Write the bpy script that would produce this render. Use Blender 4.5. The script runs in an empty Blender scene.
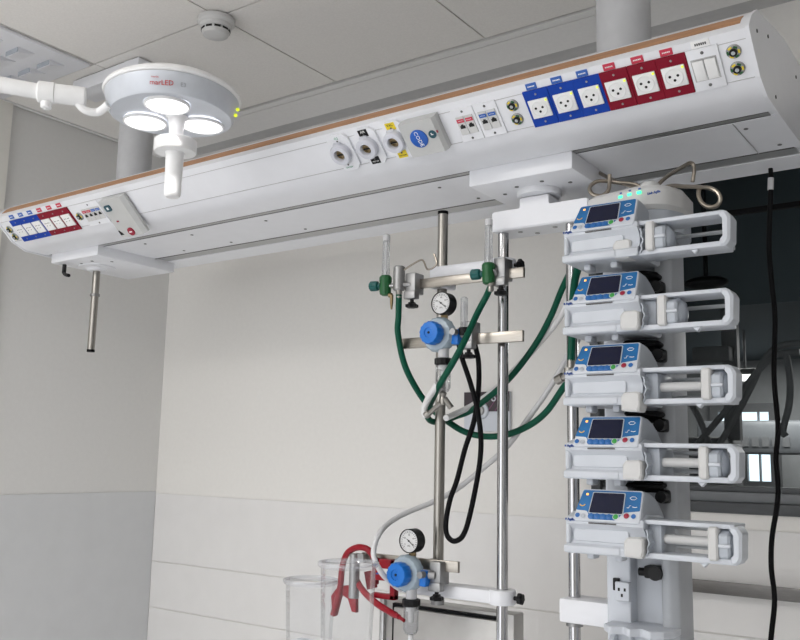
import bpy, bmesh, math, random
from mathutils import Vector, Matrix
random.seed(4)
S = bpy.context.scene
C = S.collection
PI = math.pi
CAMZ = 1.5
F = 888.0
# world axes seen in camera coordinates (x right, y down, z forward)
RX = (0.81532582, -0.07117924, -0.57461058)
RY = (0.57862659, 0.13591764, 0.80418758)
RZ = (0.02085826, -0.98815986, 0.15200336)

def P(px, py, X=None, Y=None, Z=None):
    """point where the sight line of a photo pixel meets the plane X, Y or Z = const (metres)"""
    c = (px - 400, py - 320, F)
    d = Vector((sum(a*b for a, b in zip(RX, c)), sum(a*b for a, b in zip(RY, c)), sum(a*b for a, b in zip(RZ, c))))
    if X is not None: t = X/d.x
    elif Y is not None: t = Y/d.y
    else: t = (Z - CAMZ)/d.z
    return d*t + Vector((0, 0, CAMZ))

# ------------------------------------------------------------------ materials
def mat(name, col, rough=.5, metal=0.0, var=.04, scale=30, bump=0.0, emit=None, es=1.0, trans=0.0, ior=1.45, coat=0.0, alpha=1.0, stretch=None, spec=.5):
    m = bpy.data.materials.new(name); m.use_nodes = True
    nt = m.node_tree; b = nt.nodes['Principled BSDF']
    tc = nt.nodes.new('ShaderNodeTexCoord')
    mp = nt.nodes.new('ShaderNodeMapping'); nt.links.new(tc.outputs['Object'], mp.inputs['Vector'])
    if stretch: mp.inputs['Scale'].default_value = stretch
    nz = nt.nodes.new('ShaderNodeTexNoise'); nz.inputs['Scale'].default_value = scale; nz.inputs['Detail'].default_value = 4
    nt.links.new(mp.outputs['Vector'], nz.inputs['Vector'])
    rp = nt.nodes.new('ShaderNodeValToRGB')
    rp.color_ramp.elements[0].position = .3; rp.color_ramp.elements[1].position = .7
    lo = [max(0, c*(1-var)) for c in col]; hi = [min(1, c*(1+var)) for c in col]
    rp.color_ramp.elements[0].color = (*lo, 1); rp.color_ramp.elements[1].color = (*hi, 1)
    nt.links.new(nz.outputs['Fac'], rp.inputs['Fac']); nt.links.new(rp.outputs['Color'], b.inputs['Base Color'])
    b.inputs['Roughness'].default_value = rough; b.inputs['Metallic'].default_value = metal
    b.inputs['IOR'].default_value = ior; b.inputs['Specular IOR Level'].default_value = spec
    if trans: b.inputs['Transmission Weight'].default_value = trans
    if coat: b.inputs['Coat Weight'].default_value = coat
    if alpha < 1: b.inputs['Alpha'].default_value = alpha
    if bump:
        bp = nt.nodes.new('ShaderNodeBump'); bp.inputs['Strength'].default_value = bump; bp.inputs['Distance'].default_value = .002
        nt.links.new(nz.outputs['Fac'], bp.inputs['Height']); nt.links.new(bp.outputs['Normal'], b.inputs['Normal'])
    if emit:
        b.inputs['Emission Color'].default_value = (*emit, 1); b.inputs['Emission Strength'].default_value = es
    return m

def clear(name, tint, gloss=.12, rough=.05, film=0.0, filmcol=(.9, .9, .92)):
    """thin clear plastic or pane: see-through with a fresnel sheen and an optional faint milky film"""
    m = bpy.data.materials.new(name); m.use_nodes = True
    nt = m.node_tree; nt.nodes.clear()
    out = nt.nodes.new('ShaderNodeOutputMaterial'); tr = nt.nodes.new('ShaderNodeBsdfTransparent')
    gl = nt.nodes.new('ShaderNodeBsdfGlossy'); gl.inputs['Roughness'].default_value = rough
    lw = nt.nodes.new('ShaderNodeLayerWeight'); lw.inputs['Blend'].default_value = gloss
    nz = nt.nodes.new('ShaderNodeTexNoise'); nz.inputs['Scale'].default_value = 18
    mx0 = nt.nodes.new('ShaderNodeMixShader'); df = nt.nodes.new('ShaderNodeBsdfDiffuse'); df.inputs['Color'].default_value = (*filmcol, 1)
    mul = nt.nodes.new('ShaderNodeMath'); mul.operation = 'MULTIPLY'; mul.inputs[1].default_value = film*2
    nt.links.new(nz.outputs['Fac'], mul.inputs[0])
    tr.inputs['Color'].default_value = (*tint, 1)
    nt.links.new(mul.outputs[0], mx0.inputs['Fac']); nt.links.new(tr.outputs[0], mx0.inputs[1]); nt.links.new(df.outputs[0], mx0.inputs[2])
    mx = nt.nodes.new('ShaderNodeMixShader'); cap = nt.nodes.new('ShaderNodeMath'); cap.operation = 'MULTIPLY'; cap.inputs[1].default_value = .45
    nt.links.new(lw.outputs['Fresnel'], cap.inputs[0]); nt.links.new(cap.outputs[0], mx.inputs['Fac'])
    nt.links.new(mx0.outputs[0], mx.inputs[1]); nt.links.new(gl.outputs[0], mx.inputs[2]); nt.links.new(mx.outputs[0], out.inputs['Surface'])
    return m

M = {}
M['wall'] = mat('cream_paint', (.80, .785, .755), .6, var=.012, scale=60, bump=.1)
M['wainscot'] = mat('white_vinyl_panel', (.77, .76, .75), .45, var=.015, scale=12)
M['wainscot_grey'] = mat('grey_vinyl_panel', (.64, .65, .66), .45, var=.02, scale=12)
M['wall_side'] = mat('shaded_cream_paint', (.72, .715, .70), .6, var=.012, scale=60, bump=.1)  # cream paint with the left wall's weaker light put into the colour
M['pilaster'] = mat('pale_cream_paint', (.93, .91, .86), .6, var=.015, scale=40)
M['tile'] = mat('ceiling_tile', (.84, .82, .79), .85, var=.03, scale=160, bump=.2)
M['ceil_plain'] = mat('ceiling_plaster', (.80, .795, .785), .8, var=.02, scale=60)
M['columnshade'] = mat('column_shaded_plastic', (.44, .46, .49), .4, var=.03)  # column plastic darkened to paint the shade on its right side
M['bladeblue'] = mat('blade_grey_blue', (.42, .45, .50), .5)
M['collargrey'] = mat('gas_collar_plastic', (.62, .63, .69), .35, var=.03)
M['gap'] = mat('ceiling_gap_dark', (.10, .10, .10), .9)
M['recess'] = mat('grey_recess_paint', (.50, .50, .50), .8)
M['floor'] = mat('grey_vinyl_floor', (.72, .73, .745), .35, var=.08, scale=40)
M['white'] = mat('white_powder_coat', (.79, .80, .835), .3, var=.015, scale=20)
M['whiteplastic'] = mat('white_plastic', (.585, .615, .665), .35, var=.02, scale=25)
M['paleplastic'] = mat('pale_grey_plastic', (.44, .475, .525), .35, var=.03, scale=25)
M['creamplastic'] = mat('warm_white_plastic', (.61, .61, .605), .4, var=.02, scale=25)
M['greyplastic'] = mat('grey_plastic', (.42, .44, .46), .4, var=.03)
M['greypanel'] = mat('warm_grey_plastic', (.52, .525, .52), .35, var=.03)
M['alu'] = mat('anodised_aluminium', (.47, .47, .47), .38, metal=.8, var=.06, scale=20, stretch=(1, 30, 30))
M['slot'] = mat('shadow_slot', (.12, .12, .12), .6)
M['steel'] = mat('brushed_steel', (.34, .325, .30), .3, metal=1, var=.08, scale=40, stretch=(20, 20, 1))
M['steelbar'] = mat('brushed_steel_bar', (.36, .335, .30), .32, metal=1, var=.08, scale=40, stretch=(1, 20, 20))
M['chrome'] = mat('chrome', (.46, .46, .47), .13, metal=1, var=.03)
M['dullmetal'] = mat('cast_zinc', (.33, .33, .33), .42, metal=.9, var=.08)
M['brass'] = mat('brass', (.30, .23, .13), .4, metal=1)
M['hookwire'] = mat('warm_steel_wire', (.34, .30, .25), .3, metal=1)
M['wood'] = mat('wood_edge', (.44, .23, .115), .5, var=.22, scale=14, stretch=(1.5, 25, 25))
M['blue'] = mat('blue_outlet_plastic', (.006, .05, .36), .45, spec=.2)
M['red'] = mat('dark_red_outlet_plastic', (.22, .004, .02), .45, spec=.2)
M['tagred'] = mat('red_tag', (.55, .03, .07), .4)
M['tagblue'] = mat('blue_tag', (.03, .12, .45), .4)
M['socket'] = mat('socket_white', (.84, .84, .84), .3)
M['black'] = mat('black_plastic', (.008, .008, .009), .45, spec=.3)
M['rubber'] = mat('black_rubber', (.005, .005, .006), .55, spec=.12)
M['hole'] = mat('dark_hole', (.01, .01, .01), .8)
M['yellow'] = mat('yellow_label', (.80, .62, .02), .4)
M['lime'] = mat('lime_indicator', (.75, .85, .05), .3, emit=(.8, .9, .05), es=.5)
M['codeblue'] = mat('code_button_blue', (.01, .10, .46), .35)
M['darkteal'] = mat('dark_teal_button', (.01, .07, .10), .35)
M['buttonred'] = mat('red_button', (.30, .008, .035), .35)
M['green'] = mat('green_hose_rubber', (.001, .075, .042), .42, var=.1, spec=.25)
M['greenplastic'] = mat('dark_green_plastic', (.01, .10, .028), .35)
M['teal'] = mat('teal_knob_plastic', (.005, .09, .085), .4)
M['regblue'] = mat('blue_knob_plastic', (.008, .16, .58), .35)
M['regbody'] = mat('ice_blue_plastic', (.38, .46, .52), .25, var=.04)
M['gaugeface'] = mat('gauge_dial_white', (.70, .70, .70), .3)
M['hosewhite'] = mat('white_silicone_hose', (.74, .74, .74), .35)
M['hosegrey'] = mat('translucent_grey_hose', (.60, .60, .61), .3)
M['redhose'] = mat('red_rubber_hose', (.25, .003, .012), .35, var=.1, spec=.35)
M['dispblue'] = mat('display_blue', (.018, .14, .36), .35, var=.3, scale=14, spec=.35)
M['btnblue'] = mat('button_blue', (.02, .13, .40), .35)
M['screen'] = mat('screen_dark', (.010, .012, .034), .2, var=.2, scale=10, spec=.3)
M['orange'] = mat('orange_light', (.9, .35, .05), .3, emit=(1, .4, .08), es=1.2)
M['amber'] = mat('amber_arc', (.85, .50, .05), .4)
M['ledgreen'] = mat('green_status_light', (.05, .8, .35), .3, emit=(.05, 1, .45), es=1.0)
M['grnbtn'] = mat('green_key', (.04, .34, .06), .35)
M['lens'] = mat('lamp_lens_lit', (1, 1, 1), .2, emit=(1, .97, 1), es=1.7)
M['lamphead'] = mat('lamp_head_silver', (.60, .63, .68), .35, metal=.15)
M['lampwhite'] = mat('lamp_white_enamel', (.86, .86, .86), .3)
M['textred'] = mat('red_lettering', (.55, .03, .03), .5)
M['textgrey'] = mat('grey_lettering', (.35, .37, .40), .5)
M['textblue'] = mat('blue_lettering', (.03, .09, .35), .5)
M['textgreen'] = mat('green_lettering', (.02, .32, .15), .5)
M['textwhite'] = mat('white_lettering', (.85, .85, .85), .5)
M['textblack'] = mat('black_lettering', (.02, .02, .02), .5)
M['purple'] = mat('aubergine_plate', (.035, .022, .03), .35)
M['pink'] = mat('magenta_line', (.24, .05, .17), .4)
M['post'] = mat('grey_post_paint', (.52, .525, .54), .45)
M['cabinet'] = mat('cabinet_steel', (.52, .51, .49), .4, metal=.35, var=.04)
M['frame'] = mat('window_frame_dark', (.055, .06, .065), .35)
M['framelt'] = mat('window_frame_grey', (.16, .17, .18), .35)
M['glass'] = clear('window_glass', (.86, .88, .885), gloss=.06, rough=.02)
M['clear'] = clear('clear_polycarbonate', (.955, .96, .965), gloss=.16, rough=.06, film=.03)
M['clearthick'] = clear('clear_polycarbonate_rim', (.90, .905, .92), gloss=.3, rough=.08, film=.12)
M['trap'] = clear('clear_trap_plastic', (.93, .935, .94), gloss=.2, rough=.08, film=.07)
M['flowtube'] = clear('clear_flow_tube', (.88, .89, .90), gloss=.3, rough=.1, film=.16)
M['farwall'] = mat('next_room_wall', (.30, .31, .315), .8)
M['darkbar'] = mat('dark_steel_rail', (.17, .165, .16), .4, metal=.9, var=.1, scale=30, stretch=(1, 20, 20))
M['fardark'] = mat('next_room_dark_top', (.075, .095, .105), .7)  # dark tone that keeps the top of the next room dim
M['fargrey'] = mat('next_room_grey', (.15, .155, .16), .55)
M['dayglow'] = mat('bright_daylight_pane', (.8, .9, 1), .5, emit=(.78, .92, 1.0), es=1.15)
M['farlamp'] = mat('next_room_strip_lamp', (1, 1, 1), .5, emit=(1, .97, .92), es=3)

# ------------------------------------------------------------------ mesh builder
def catmull(pts, n=8):
    p = [Vector(q) for q in pts]
    if len(p) < 3: return p
    out = []
    for i in range(len(p)-1):
        a = p[i-1] if i else p[0]*2-p[1]
        b, c = p[i], p[i+1]
        d = p[i+2] if i+2 < len(p) else p[-1]*2-p[-2]
        for k in range(n):
            t = k/n
            out.append(.5*((2*b)+(c-a)*t+(2*a-5*b+4*c-d)*t*t+(3*b-a-3*c+d)*t**3))
    out.append(p[-1])
    return out

def rpoly(pts, r, n=4):
    """polygon (2-D) with rounded corners; r is one radius or one per corner"""
    out = []; N = len(pts)
    for i in range(N):
        p = Vector(pts[i]); a = Vector(pts[i-1]); b = Vector(pts[(i+1) % N])
        rr = r[i] if isinstance(r, (list, tuple)) else r
        if rr <= 0: out.append(tuple(p)); continue
        u = (a-p); v = (b-p); l = min(u.length, v.length)*.48
        ang = u.angle(v); d = min(l, rr/max(.2, math.tan(ang/2)))
        s = p+u.normalized()*d; e = p+v.normalized()*d
        for k in range(n+1):
            t = k/n
            out.append(tuple(s*(1-t)**2+p*2*t*(1-t)+e*t*t))
    return out

class B:
    def __init__(s, m=None): s.bm = bmesh.new(); s.m = m or Matrix(); s.mi = 0
    def v(s, p): return s.bm.verts.new(s.m @ Vector(p))
    def f(s, vs):
        try: q = s.bm.faces.new(vs)
        except ValueError: return None
        q.material_index = s.mi; return q
    def box(s, x0, x1, y0, y1, z0, z1, r=0, seg=2):
        x0, x1 = min(x0, x1), max(x0, x1); y0, y1 = min(y0, y1), max(y0, y1); z0, z1 = min(z0, z1), max(z0, z1)
        t = bmesh.new()
        g = bmesh.ops.create_cube(t, size=1)['verts']
        for q in g: q.co = Vector(((x0+x1)/2+q.co.x*(x1-x0), (y0+y1)/2+q.co.y*(y1-y0), (z0+z1)/2+q.co.z*(z1-z0)))
        if r > 0:
            bmesh.ops.bevel(t, geom=t.edges[:], offset=min(r, .49*min(x1-x0, y1-y0, z1-z0)), segments=seg, profile=.5, affect='EDGES')
        s.merge(t); return s
    def merge(s, t):
        mp = {q: s.v(q.co) for q in t.verts}
        for q in t.faces: s.f([mp[w] for w in q.verts])
        t.free()
    def prism(s, poly, axis, a0, a1, bev=0):
        """polygon in the two other axes (x,y,z order) pushed along axis; bev chamfers the two ends"""
        def mk(u, w, a):
            return {'X': (a, u, w), 'Y': (u, a, w), 'Z': (u, w, a)}[axis]
        rings = []
        if bev:
            cx = sum(p[0] for p in poly)/len(poly); cy = sum(p[1] for p in poly)/len(poly)
            W = max(max(p[0] for p in poly)-min(p[0] for p in poly), 1e-6); H = max(max(p[1] for p in poly)-min(p[1] for p in poly), 1e-6)
            sh = [(cx+(p[0]-cx)*(1-2*bev/W), cy+(p[1]-cy)*(1-2*bev/H)) for p in poly]
            lst = [(sh, a0), (poly, a0+bev), (poly, a1-bev), (sh, a1)]
        else: lst = [(poly, a0), (poly, a1)]
        for pl, a in lst: rings.append([s.v(mk(u, w, a)) for u, w in pl])
        n = len(poly)
        for i in range(len(rings)-1):
            for k in range(n): s.f([rings[i][k], rings[i][(k+1) % n], rings[i+1][(k+1) % n], rings[i+1][k]])
        s.f(rings[0][::-1]); s.f(rings[-1]); return s
    def lathe(s, prof, o=(0, 0, 0), axis=(0, 0, 1), n=24, cap=True, lobes=None):
        """prof: (radius, height along axis) list"""
        o = Vector(o); w = Vector(axis).normalized()
        u = w.orthogonal().normalized(); q = w.cross(u)
        rings = []
        for r, h in prof:
            if r <= 1e-6: rings.append([s.v(o+w*h)])
            else: rings.append([s.v(o+w*h+(u*math.cos(2*PI*k/n)+q*math.sin(2*PI*k/n))*r*(lobes(2*PI*k/n) if lobes else 1)) for k in range(n)])
        for a, b in zip(rings, rings[1:]):
            for k in range(n):
                k2 = (k+1) % n
                if len(a) == 1 and len(b) == 1: continue
                if len(a) == 1: s.f([a[0], b[k], b[k2]])
                elif len(b) == 1: s.f([a[k], a[k2], b[0]])
                else: s.f([a[k], a[k2], b[k2], b[k]])
        if cap:
            if len(rings[0]) > 1: s.f(rings[0][::-1])
            if len(rings[-1]) > 1: s.f(rings[-1])
        return s
    def cyl(s, p0, p1, r, r2=None, n=20, bev=0):
        p0 = Vector(p0); p1 = Vector(p1); L = (p1-p0).length; r2 = r if r2 is None else r2
        pr = [(r, 0), (r2, L)] if not bev else [(r-bev, 0), (r, bev), (r2, L-bev), (r2-bev, L)]
        return s.lathe(pr, p0, p1-p0, n)
    def tube(s, pts, r, n=10, smooth=8, cap=True):
        p = catmull(pts, smooth) if smooth else [Vector(q) for q in pts]
        p = [p[0]]+[p[i] for i in range(1, len(p)) if (p[i]-p[i-1]).length > 1e-5]
        t0 = (p[1]-p[0]).normalized(); u = t0.orthogonal().normalized(); rings = []
        for i, c in enumerate(p):
            t = (p[min(i+1, len(p)-1)]-p[max(i-1, 0)]).normalized()
            u = (u-t*u.dot(t)); u = u.normalized() if u.length > 1e-6 else t.orthogonal().normalized()
            w = t.cross(u); rr = r(i/(len(p)-1)) if callable(r) else r
            rings.append([s.v(c+(u*math.cos(2*PI*k/n)+w*math.sin(2*PI*k/n))*rr) for k in range(n)])
        for a, b in zip(rings, rings[1:]):
            for k in range(n): s.f([a[k], a[(k+1) % n], b[(k+1) % n], b[k]])
        if cap: s.f(rings[0][::-1]); s.f(rings[-1])
        return s
    def ball(s, c, rx, ry=None, rz=None, n=16):
        ry = ry or rx; rz = rz or rx; t = bmesh.new()
        bmesh.ops.create_uvsphere(t, u_segments=n, v_segments=max(6, n//2), radius=1)
        for q in t.verts: q.co = Vector((c[0]+q.co.x*rx, c[1]+q.co.y*ry, c[2]+q.co.z*rz))
        s.merge(t); return s

ORG = {}
def obj(name, b, m, parent=None, angle=35, label=None, flat=False):
    """link the builder's shapes as one mesh object; with a parent the vertices are kept relative to the thing's base"""
    bm = b.bm
    bmesh.ops.remove_doubles(bm, verts=bm.verts[:], dist=1e-6)
    bmesh.ops.recalc_face_normals(bm, faces=bm.faces[:])
    if parent is None:
        co = [q.co for q in bm.verts]
        o0 = Vector(((min(c.x for c in co)+max(c.x for c in co))/2, (min(c.y for c in co)+max(c.y for c in co))/2, min(c.z for c in co)))
    else: o0 = ORG[parent.name]
    bmesh.ops.translate(bm, verts=bm.verts[:], vec=-o0)
    me = bpy.data.meshes.new(name); bm.to_mesh(me); bm.free()
    for k in (m if isinstance(m, (list, tuple)) else [m]): me.materials.append(M[k])
    if not flat:
        for q in me.polygons: q.use_smooth = True
        me.set_sharp_from_angle(angle=math.radians(angle))
    o = bpy.data.objects.new(name, me); C.objects.link(o)
    if parent is None: o.location = o0
    else: o.parent = parent
    ORG[o.name] = o0
    if label: o['label'] = label
    return o

def thing(name, label, cat, loc=(0, 0, 0), group=None):
    o = bpy.data.objects.new(name, None); o.empty_display_size = .05; C.objects.link(o); o.location = loc
    o['label'] = label; o['category'] = cat
    if group: o['group'] = group
    ORG[o.name] = Vector(loc); return o

def tag(o, label, cat, group=None):
    o['label'] = label; o['category'] = cat
    if group: o['group'] = group
    return o

def struct(name, b, m, parent=None, **k):
    o = obj(name, b, m, parent, **k)
    if parent is None: o['kind'] = 'structure'
    return o

def copy_tree(o, parent=None):
    c = o.copy(); C.objects.link(c); ORG[c.name] = ORG[o.name]
    if parent is not None: c.parent = parent
    for ch in list(o.children): copy_tree(ch, c)
    return c

def letters(b, txt, size, mtx, depth=.0003, align='CENTER'):
    """add lettering to a builder, lying in the xy plane of mtx"""
    cu = bpy.data.curves.new('t', 'FONT'); cu.body = txt; cu.size = size; cu.align_x = align; cu.align_y = 'CENTER'; cu.extrude = depth; cu.resolution_u = 2
    o = bpy.data.objects.new('t', cu); C.objects.link(o)
    dg = bpy.context.evaluated_depsgraph_get(); me = bpy.data.meshes.new_from_object(o.evaluated_get(dg))
    t = bmesh.new(); t.from_mesh(me)
    keep = b.m; b.m = keep @ mtx; b.merge(t); b.m = keep
    bpy.data.objects.remove(o); bpy.data.curves.remove(cu); bpy.data.meshes.remove(me)
    return b

def frame(o, ex, ey, ez):
    """matrix with the given origin and axis columns"""
    m = Matrix(); ex, ey, ez = Vector(ex), Vector(ey), Vector(ez)
    for i in range(3): m[i][0] = ex[i]; m[i][1] = ey[i]; m[i][2] = ez[i]; m[i][3] = o[i]
    return m

# ------------------------------------------------------------------ room shell
XL, YB, ZT = -3.09, 2.554, 2.792            # left wall, back wall, ceiling
XR, YF = 2.2, -3.0
WX0, WX1, WZ0, WZ1 = -1.10, 1.6, 1.365, 2.50  # window opening in the back wall
b = B(); b.box(XL-.1, XR, YF, YB+.1, -.06, 0); struct('floor', b, 'floor')
b = B()
for a in [(XL-.1, WX0, 0, ZT+.12), (WX0, WX1, 0, WZ0), (WX0, WX1, WZ1, ZT+.12), (WX1, XR, 0, ZT+.12)]:
    b.box(a[0], a[1], YB, YB+.1, a[2], a[3])
struct('wall_back', b, 'wall')
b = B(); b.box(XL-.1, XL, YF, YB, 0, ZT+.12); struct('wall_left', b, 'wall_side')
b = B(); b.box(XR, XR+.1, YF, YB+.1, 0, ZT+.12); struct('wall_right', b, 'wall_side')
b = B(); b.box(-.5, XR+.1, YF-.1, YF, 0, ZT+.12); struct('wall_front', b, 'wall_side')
b = B(); b.box(XL, XL+.022, .9, 1.748, 0, ZT, r=.003); struct('trim_1', b, 'pilaster')
# ceiling: tiles on a 0.6 m grid with narrow open joints, a plaster strip and a recessed shadow strip along the back wall
b = B(); TS = .6; g = .0055
xs = [-1.31+TS*i for i in range(-3, 8)]; ys = [2.262-.56]+[2.262-.56-TS*i for i in range(1, 8)]
xedges = [XL+.03]+[x for x in xs if x > XL+.05]
yedges = [2.258]+ys
b.mi = 0
for i in range(len(xedges)-1):
    for j in range(len(yedges)-1):
        b.box(xedges[i]+g/2, xedges[i+1]-g/2, yedges[j+1]+g/2, yedges[j]-g/2, ZT, ZT+.02)
b.mi = 1
b.box(XL, XR, YF, 2.46, ZT+.03, ZT+.06)
b.box(XL, XR, 2.40, YB, ZT+.055, ZT+.12)
b.mi = 2
b.box(XL+.008, XR, 2.27, 2.30, ZT-.002, ZT+.03)           # perimeter angle
b.box(XL+.008, XL+.026, YF, 2.27, ZT-.002, ZT+.03)
b.box(XL, XR, 2.305, 2.462, ZT-.001, ZT+.06)
b.mi = 3
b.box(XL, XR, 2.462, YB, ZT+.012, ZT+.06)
struct('ceiling', b, ['tile', 'gap', 'ceil_plain', 'recess'])
# wall panels below the seam at 1.31 m
def panels(nm, m, z0, z1, side):
    b = B()
    if side == 'back': b.box(XL+.004, XR, YB-.004, YB-.0002, z0, z1, r=.001, seg=1)
    else: b.box(XL+.0002, XL+.004, YF, YB-.004, z0, z1, r=.001, seg=1)
    struct(nm, b, m)
panels('trim_2', 'wainscot', 1.045, 1.324, 'back')
panels('trim_3', 'wainscot', .858, 1.042, 'back')
panels('trim_4', 'wainscot', .10, .855, 'back')
panels('trim_5', 'wainscot_grey', .10, 1.332, 'left')
b = B(); b.box(XL, XR, YB-.014, YB-.0045, 0, .1, r=.003); struct('baseboard_back', b, 'wainscot_grey')
b = B(); b.box(XL+.0045, XL+.014, YF, YB-.015, 0, .1, r=.003); struct('baseboard_left', b, 'wainscot_grey')

# internal window with dark frame, glass and sill
b = B(); yf = YB-.012
b.box(WX0, WX1, yf, YB+.06, WZ0, WZ0+.03, r=.003)
b.box(WX0, WX0+.03, yf, YB+.06, WZ0, WZ1, r=.003)
b.box(WX0, WX1, yf, YB+.06, WZ1-.03, WZ1, r=.003)
b.box(WX1-.03, WX1, yf, YB+.06, WZ0, WZ1, r=.003)
b.mi = 2; b.box(WX0+.02, WX1-.02, YB+.022, YB+.04, 2.210, 2.225, r=.002)
b.mi = 1
b.box(WX0+.03, WX1-.03, YB+.0, YB+.055, WZ0+.03, WZ0+.058, r=.003)
b.mi = 0
b.box(WX0+.03, WX1-.03, YB+.005, YB+.052, WZ0+.058, WZ0+.074, r=.002)
win = struct('window_1', b, ['frame', 'framelt', 'rubber'])
b = B(); b.box(WX0+.03, WX1-.03, YB+.028, YB+.034, WZ0+.07, WZ1-.03)
gl = obj('glass_pane', b, 'glass', win)

# ---- the unlit room behind the glass
YN = YB+.1
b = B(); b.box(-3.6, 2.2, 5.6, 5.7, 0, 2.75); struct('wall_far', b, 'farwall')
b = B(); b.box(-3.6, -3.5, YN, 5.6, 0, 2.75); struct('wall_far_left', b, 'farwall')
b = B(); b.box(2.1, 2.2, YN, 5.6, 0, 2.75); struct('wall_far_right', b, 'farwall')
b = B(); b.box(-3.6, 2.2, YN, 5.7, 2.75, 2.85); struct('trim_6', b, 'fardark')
b = B(); b.box(-3.5, 2.1, 3.6, 5.6, 2.12, 2.75); struct('trim_7', b, 'fardark')  # added block, coloured dark to dim the upper next room
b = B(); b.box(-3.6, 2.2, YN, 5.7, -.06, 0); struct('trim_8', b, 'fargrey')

# daylight window of the far room
q0 = P(722, 480, Y=5.58); q1 = P(770, 412, Y=5.58)
b = B(); x0, x1, z0, z1 = q0.x, q1.x, q0.z, q1.z
for a in [(x0-.05, x0, z0-.05, z1+.05), (x1, x1+.05, z0-.05, z1+.05), (x0, x1, z1, z1+.05), (x0, x1, z0-.05, z0), (x0, x1, (z0+z1)/2-.01, (z0+z1)/2+.02), ((x0+x1)/2-.015, (x0+x1)/2+.015, z0, (z0+z1)/2), (x0+(x1-x0)*.78, x0+(x1-x0)*.8, z0, z1)]:
    b.box(a[0], a[1], 5.54, 5.598, a[2], a[3])
win2 = struct('window_2', b, 'fargrey')
b = B(); b.box(x0, x1, 5.58, 5.59, z0, z1); obj('lit_pane', b, 'dayglow', win2)

# air conditioner unit hung in front of the far window
c = P(747, 437, Y=5.0)
t = thing('wall_air_conditioner', 'pale air conditioner seen through the glass above the bright far window', 'air conditioner', (c.x, 5.1, c.z-.1))
b = B(); b.box(c.x-.28, c.x+.28, 5.02, 5.22, c.z-.09, c.z+.09, r=.03); obj('casing', b, 'framelt', t)
b = B()
for k in range(9): b.box(c.x-.24+k*.052, c.x-.205+k*.052, 5.012, 5.03, c.z-.05, c.z+.0)
obj('outlet_grille', b, 'fargrey', t)
b = B(); b.box(c.x-.03, c.x+.03, 5.2, 5.6, c.z-.05, c.z+.05); obj('mounting_bracket', b, 'fargrey', t)
# strip lamp in the far room
c = P(746, 378, Y=4.3)
t = thing('hanging_strip_lamp', 'small bright strip lamp glimpsed through the window glass beside the pump arms', 'lamp', (c.x, 4.3, c.z))
b = B(); b.box(c.x-.06, c.x+.05, 4.25, 4.33, c.z-.012, c.z+.012, r=.008); obj('tube', b, 'farlamp', t)
b = B(); b.box(c.x-.07, c.x+.06, 4.24, 4.34, c.z+.012, c.z+.04, r=.008)
b.cyl((c.x, 4.29, c.z+.04), (c.x, 4.29, 2.75), .006, n=8); obj('housing', b, 'fargrey', t)

# ventilator stand with breathing hoses behind the glass
t = thing('ventilator', 'dark ventilator on a stand behind the window glass, hung with grey breathing hoses', 'medical machine', tuple(P(705, 470, Y=3.6)[:2])+(0,))
c = P(700, 432, Y=3.6)
b = B(); b.box(c.x-.25, c.x+.10, 3.55, 3.85, c.z-.30, c.z-.02, r=.02); obj('cabinet', b, 'fargrey', t)
b = B(); b.cyl((c.x-.08, 3.7, .12), (c.x-.08, 3.7, c.z-.28), .03); b.box(c.x-.3, c.x+.15, 3.45, 3.95, .06, .12, r=.02); obj('stand', b, 'fargrey', t)
a = P(722, 300, Y=3.6); d = P(726, 400, Y=3.6)
b = B(); b.box(a.x-.03, a.x+.03, 3.68, 3.72, c.z-.03, a.z); b.box(P(690, 352, Y=3.6).x, P(728, 352, Y=3.6).x, 3.62, 3.72, P(700, 362, Y=3.6).z, P(700, 346, Y=3.6).z, r=.01); obj('screen_arm', b, 'fargrey', t)
HP = [[(690, 452), (705, 435), (735, 400), (757, 372), (776, 355), (800, 352)], [(716, 450), (735, 418), (752, 385), (764, 360), (780, 346), (805, 343)], [(689, 400), (700, 420), (712, 452)],
      [(786, 352), (790, 380), (789, 405), (783, 430), (786, 436)]]
for h in HP:
    b = B(); b.tube([P(x, y, Y=3.55) for x, y in h], .0125, n=10); obj('breathing_hose', b, 'fargrey', t)
c = P(706, 283, Y=3.0)
b = B(); b.ball((c.x, 3.0, c.z), .075, .05, .022)
b.cyl((c.x, 3.0, c.z), (c.x, 3.0, 2.75), .008, n=8)
tag(obj('pendant_lamp', b, 'black'), 'small black domed lamp behind the glass next to the second pump', 'lamp')

# stainless wall rail under the window
t = thing('wall_rail', 'brushed steel equipment rail fixed along the wall under the window', 'rail', (-.2, YB-.03, 1.16))
b = B(); b.box(-.86, .9, YB-.05, YB-.04, 1.168-.015, 1.168+.019, r=.002); obj('bar', b, 'darkbar', t)
for x in (-.7, .1, .8):
    b = B(); b.cyl((x, YB-.042, 1.17), (x, YB-.004, 1.17), .011); obj('bracket', b, 'dullmetal', t)

# ------------------------------------------------------------------ ceiling things
c = P(216.5, 18, Z=ZT)
t = thing('smoke_detector', 'round white smoke detector on the ceiling tiles', 'smoke detector', (c.x, c.y, ZT-.05))
b = B(); b.lathe([(.047, 0), (.056, -.006), (.056, -.018), (.050, -.024)], (c.x, c.y, ZT), n=36); obj('base', b, 'creamplastic', t)
b = B(); b.lathe([(.049, -.022), (.046, -.034), (.042, -.037)], (c.x, c.y, ZT), n=36); obj('collar', b, 'creamplastic', t)
b = B(); b.lathe([(.041, -.036), (.040, -.046)], (c.x, c.y, ZT), n=36, cap=False)
b.mi = 1
for k in range(10):
    a = 2*PI*k/10; b.m = Matrix.Translation((c.x, c.y, ZT)) @ Matrix.Rotation(a, 4, 'Z'); b.box(.0385, .0425, -.009, .009, -.0455, -.0395)
b.m = Matrix(); obj('vent_ring', b, ['creamplastic', 'hole'], t)
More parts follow.
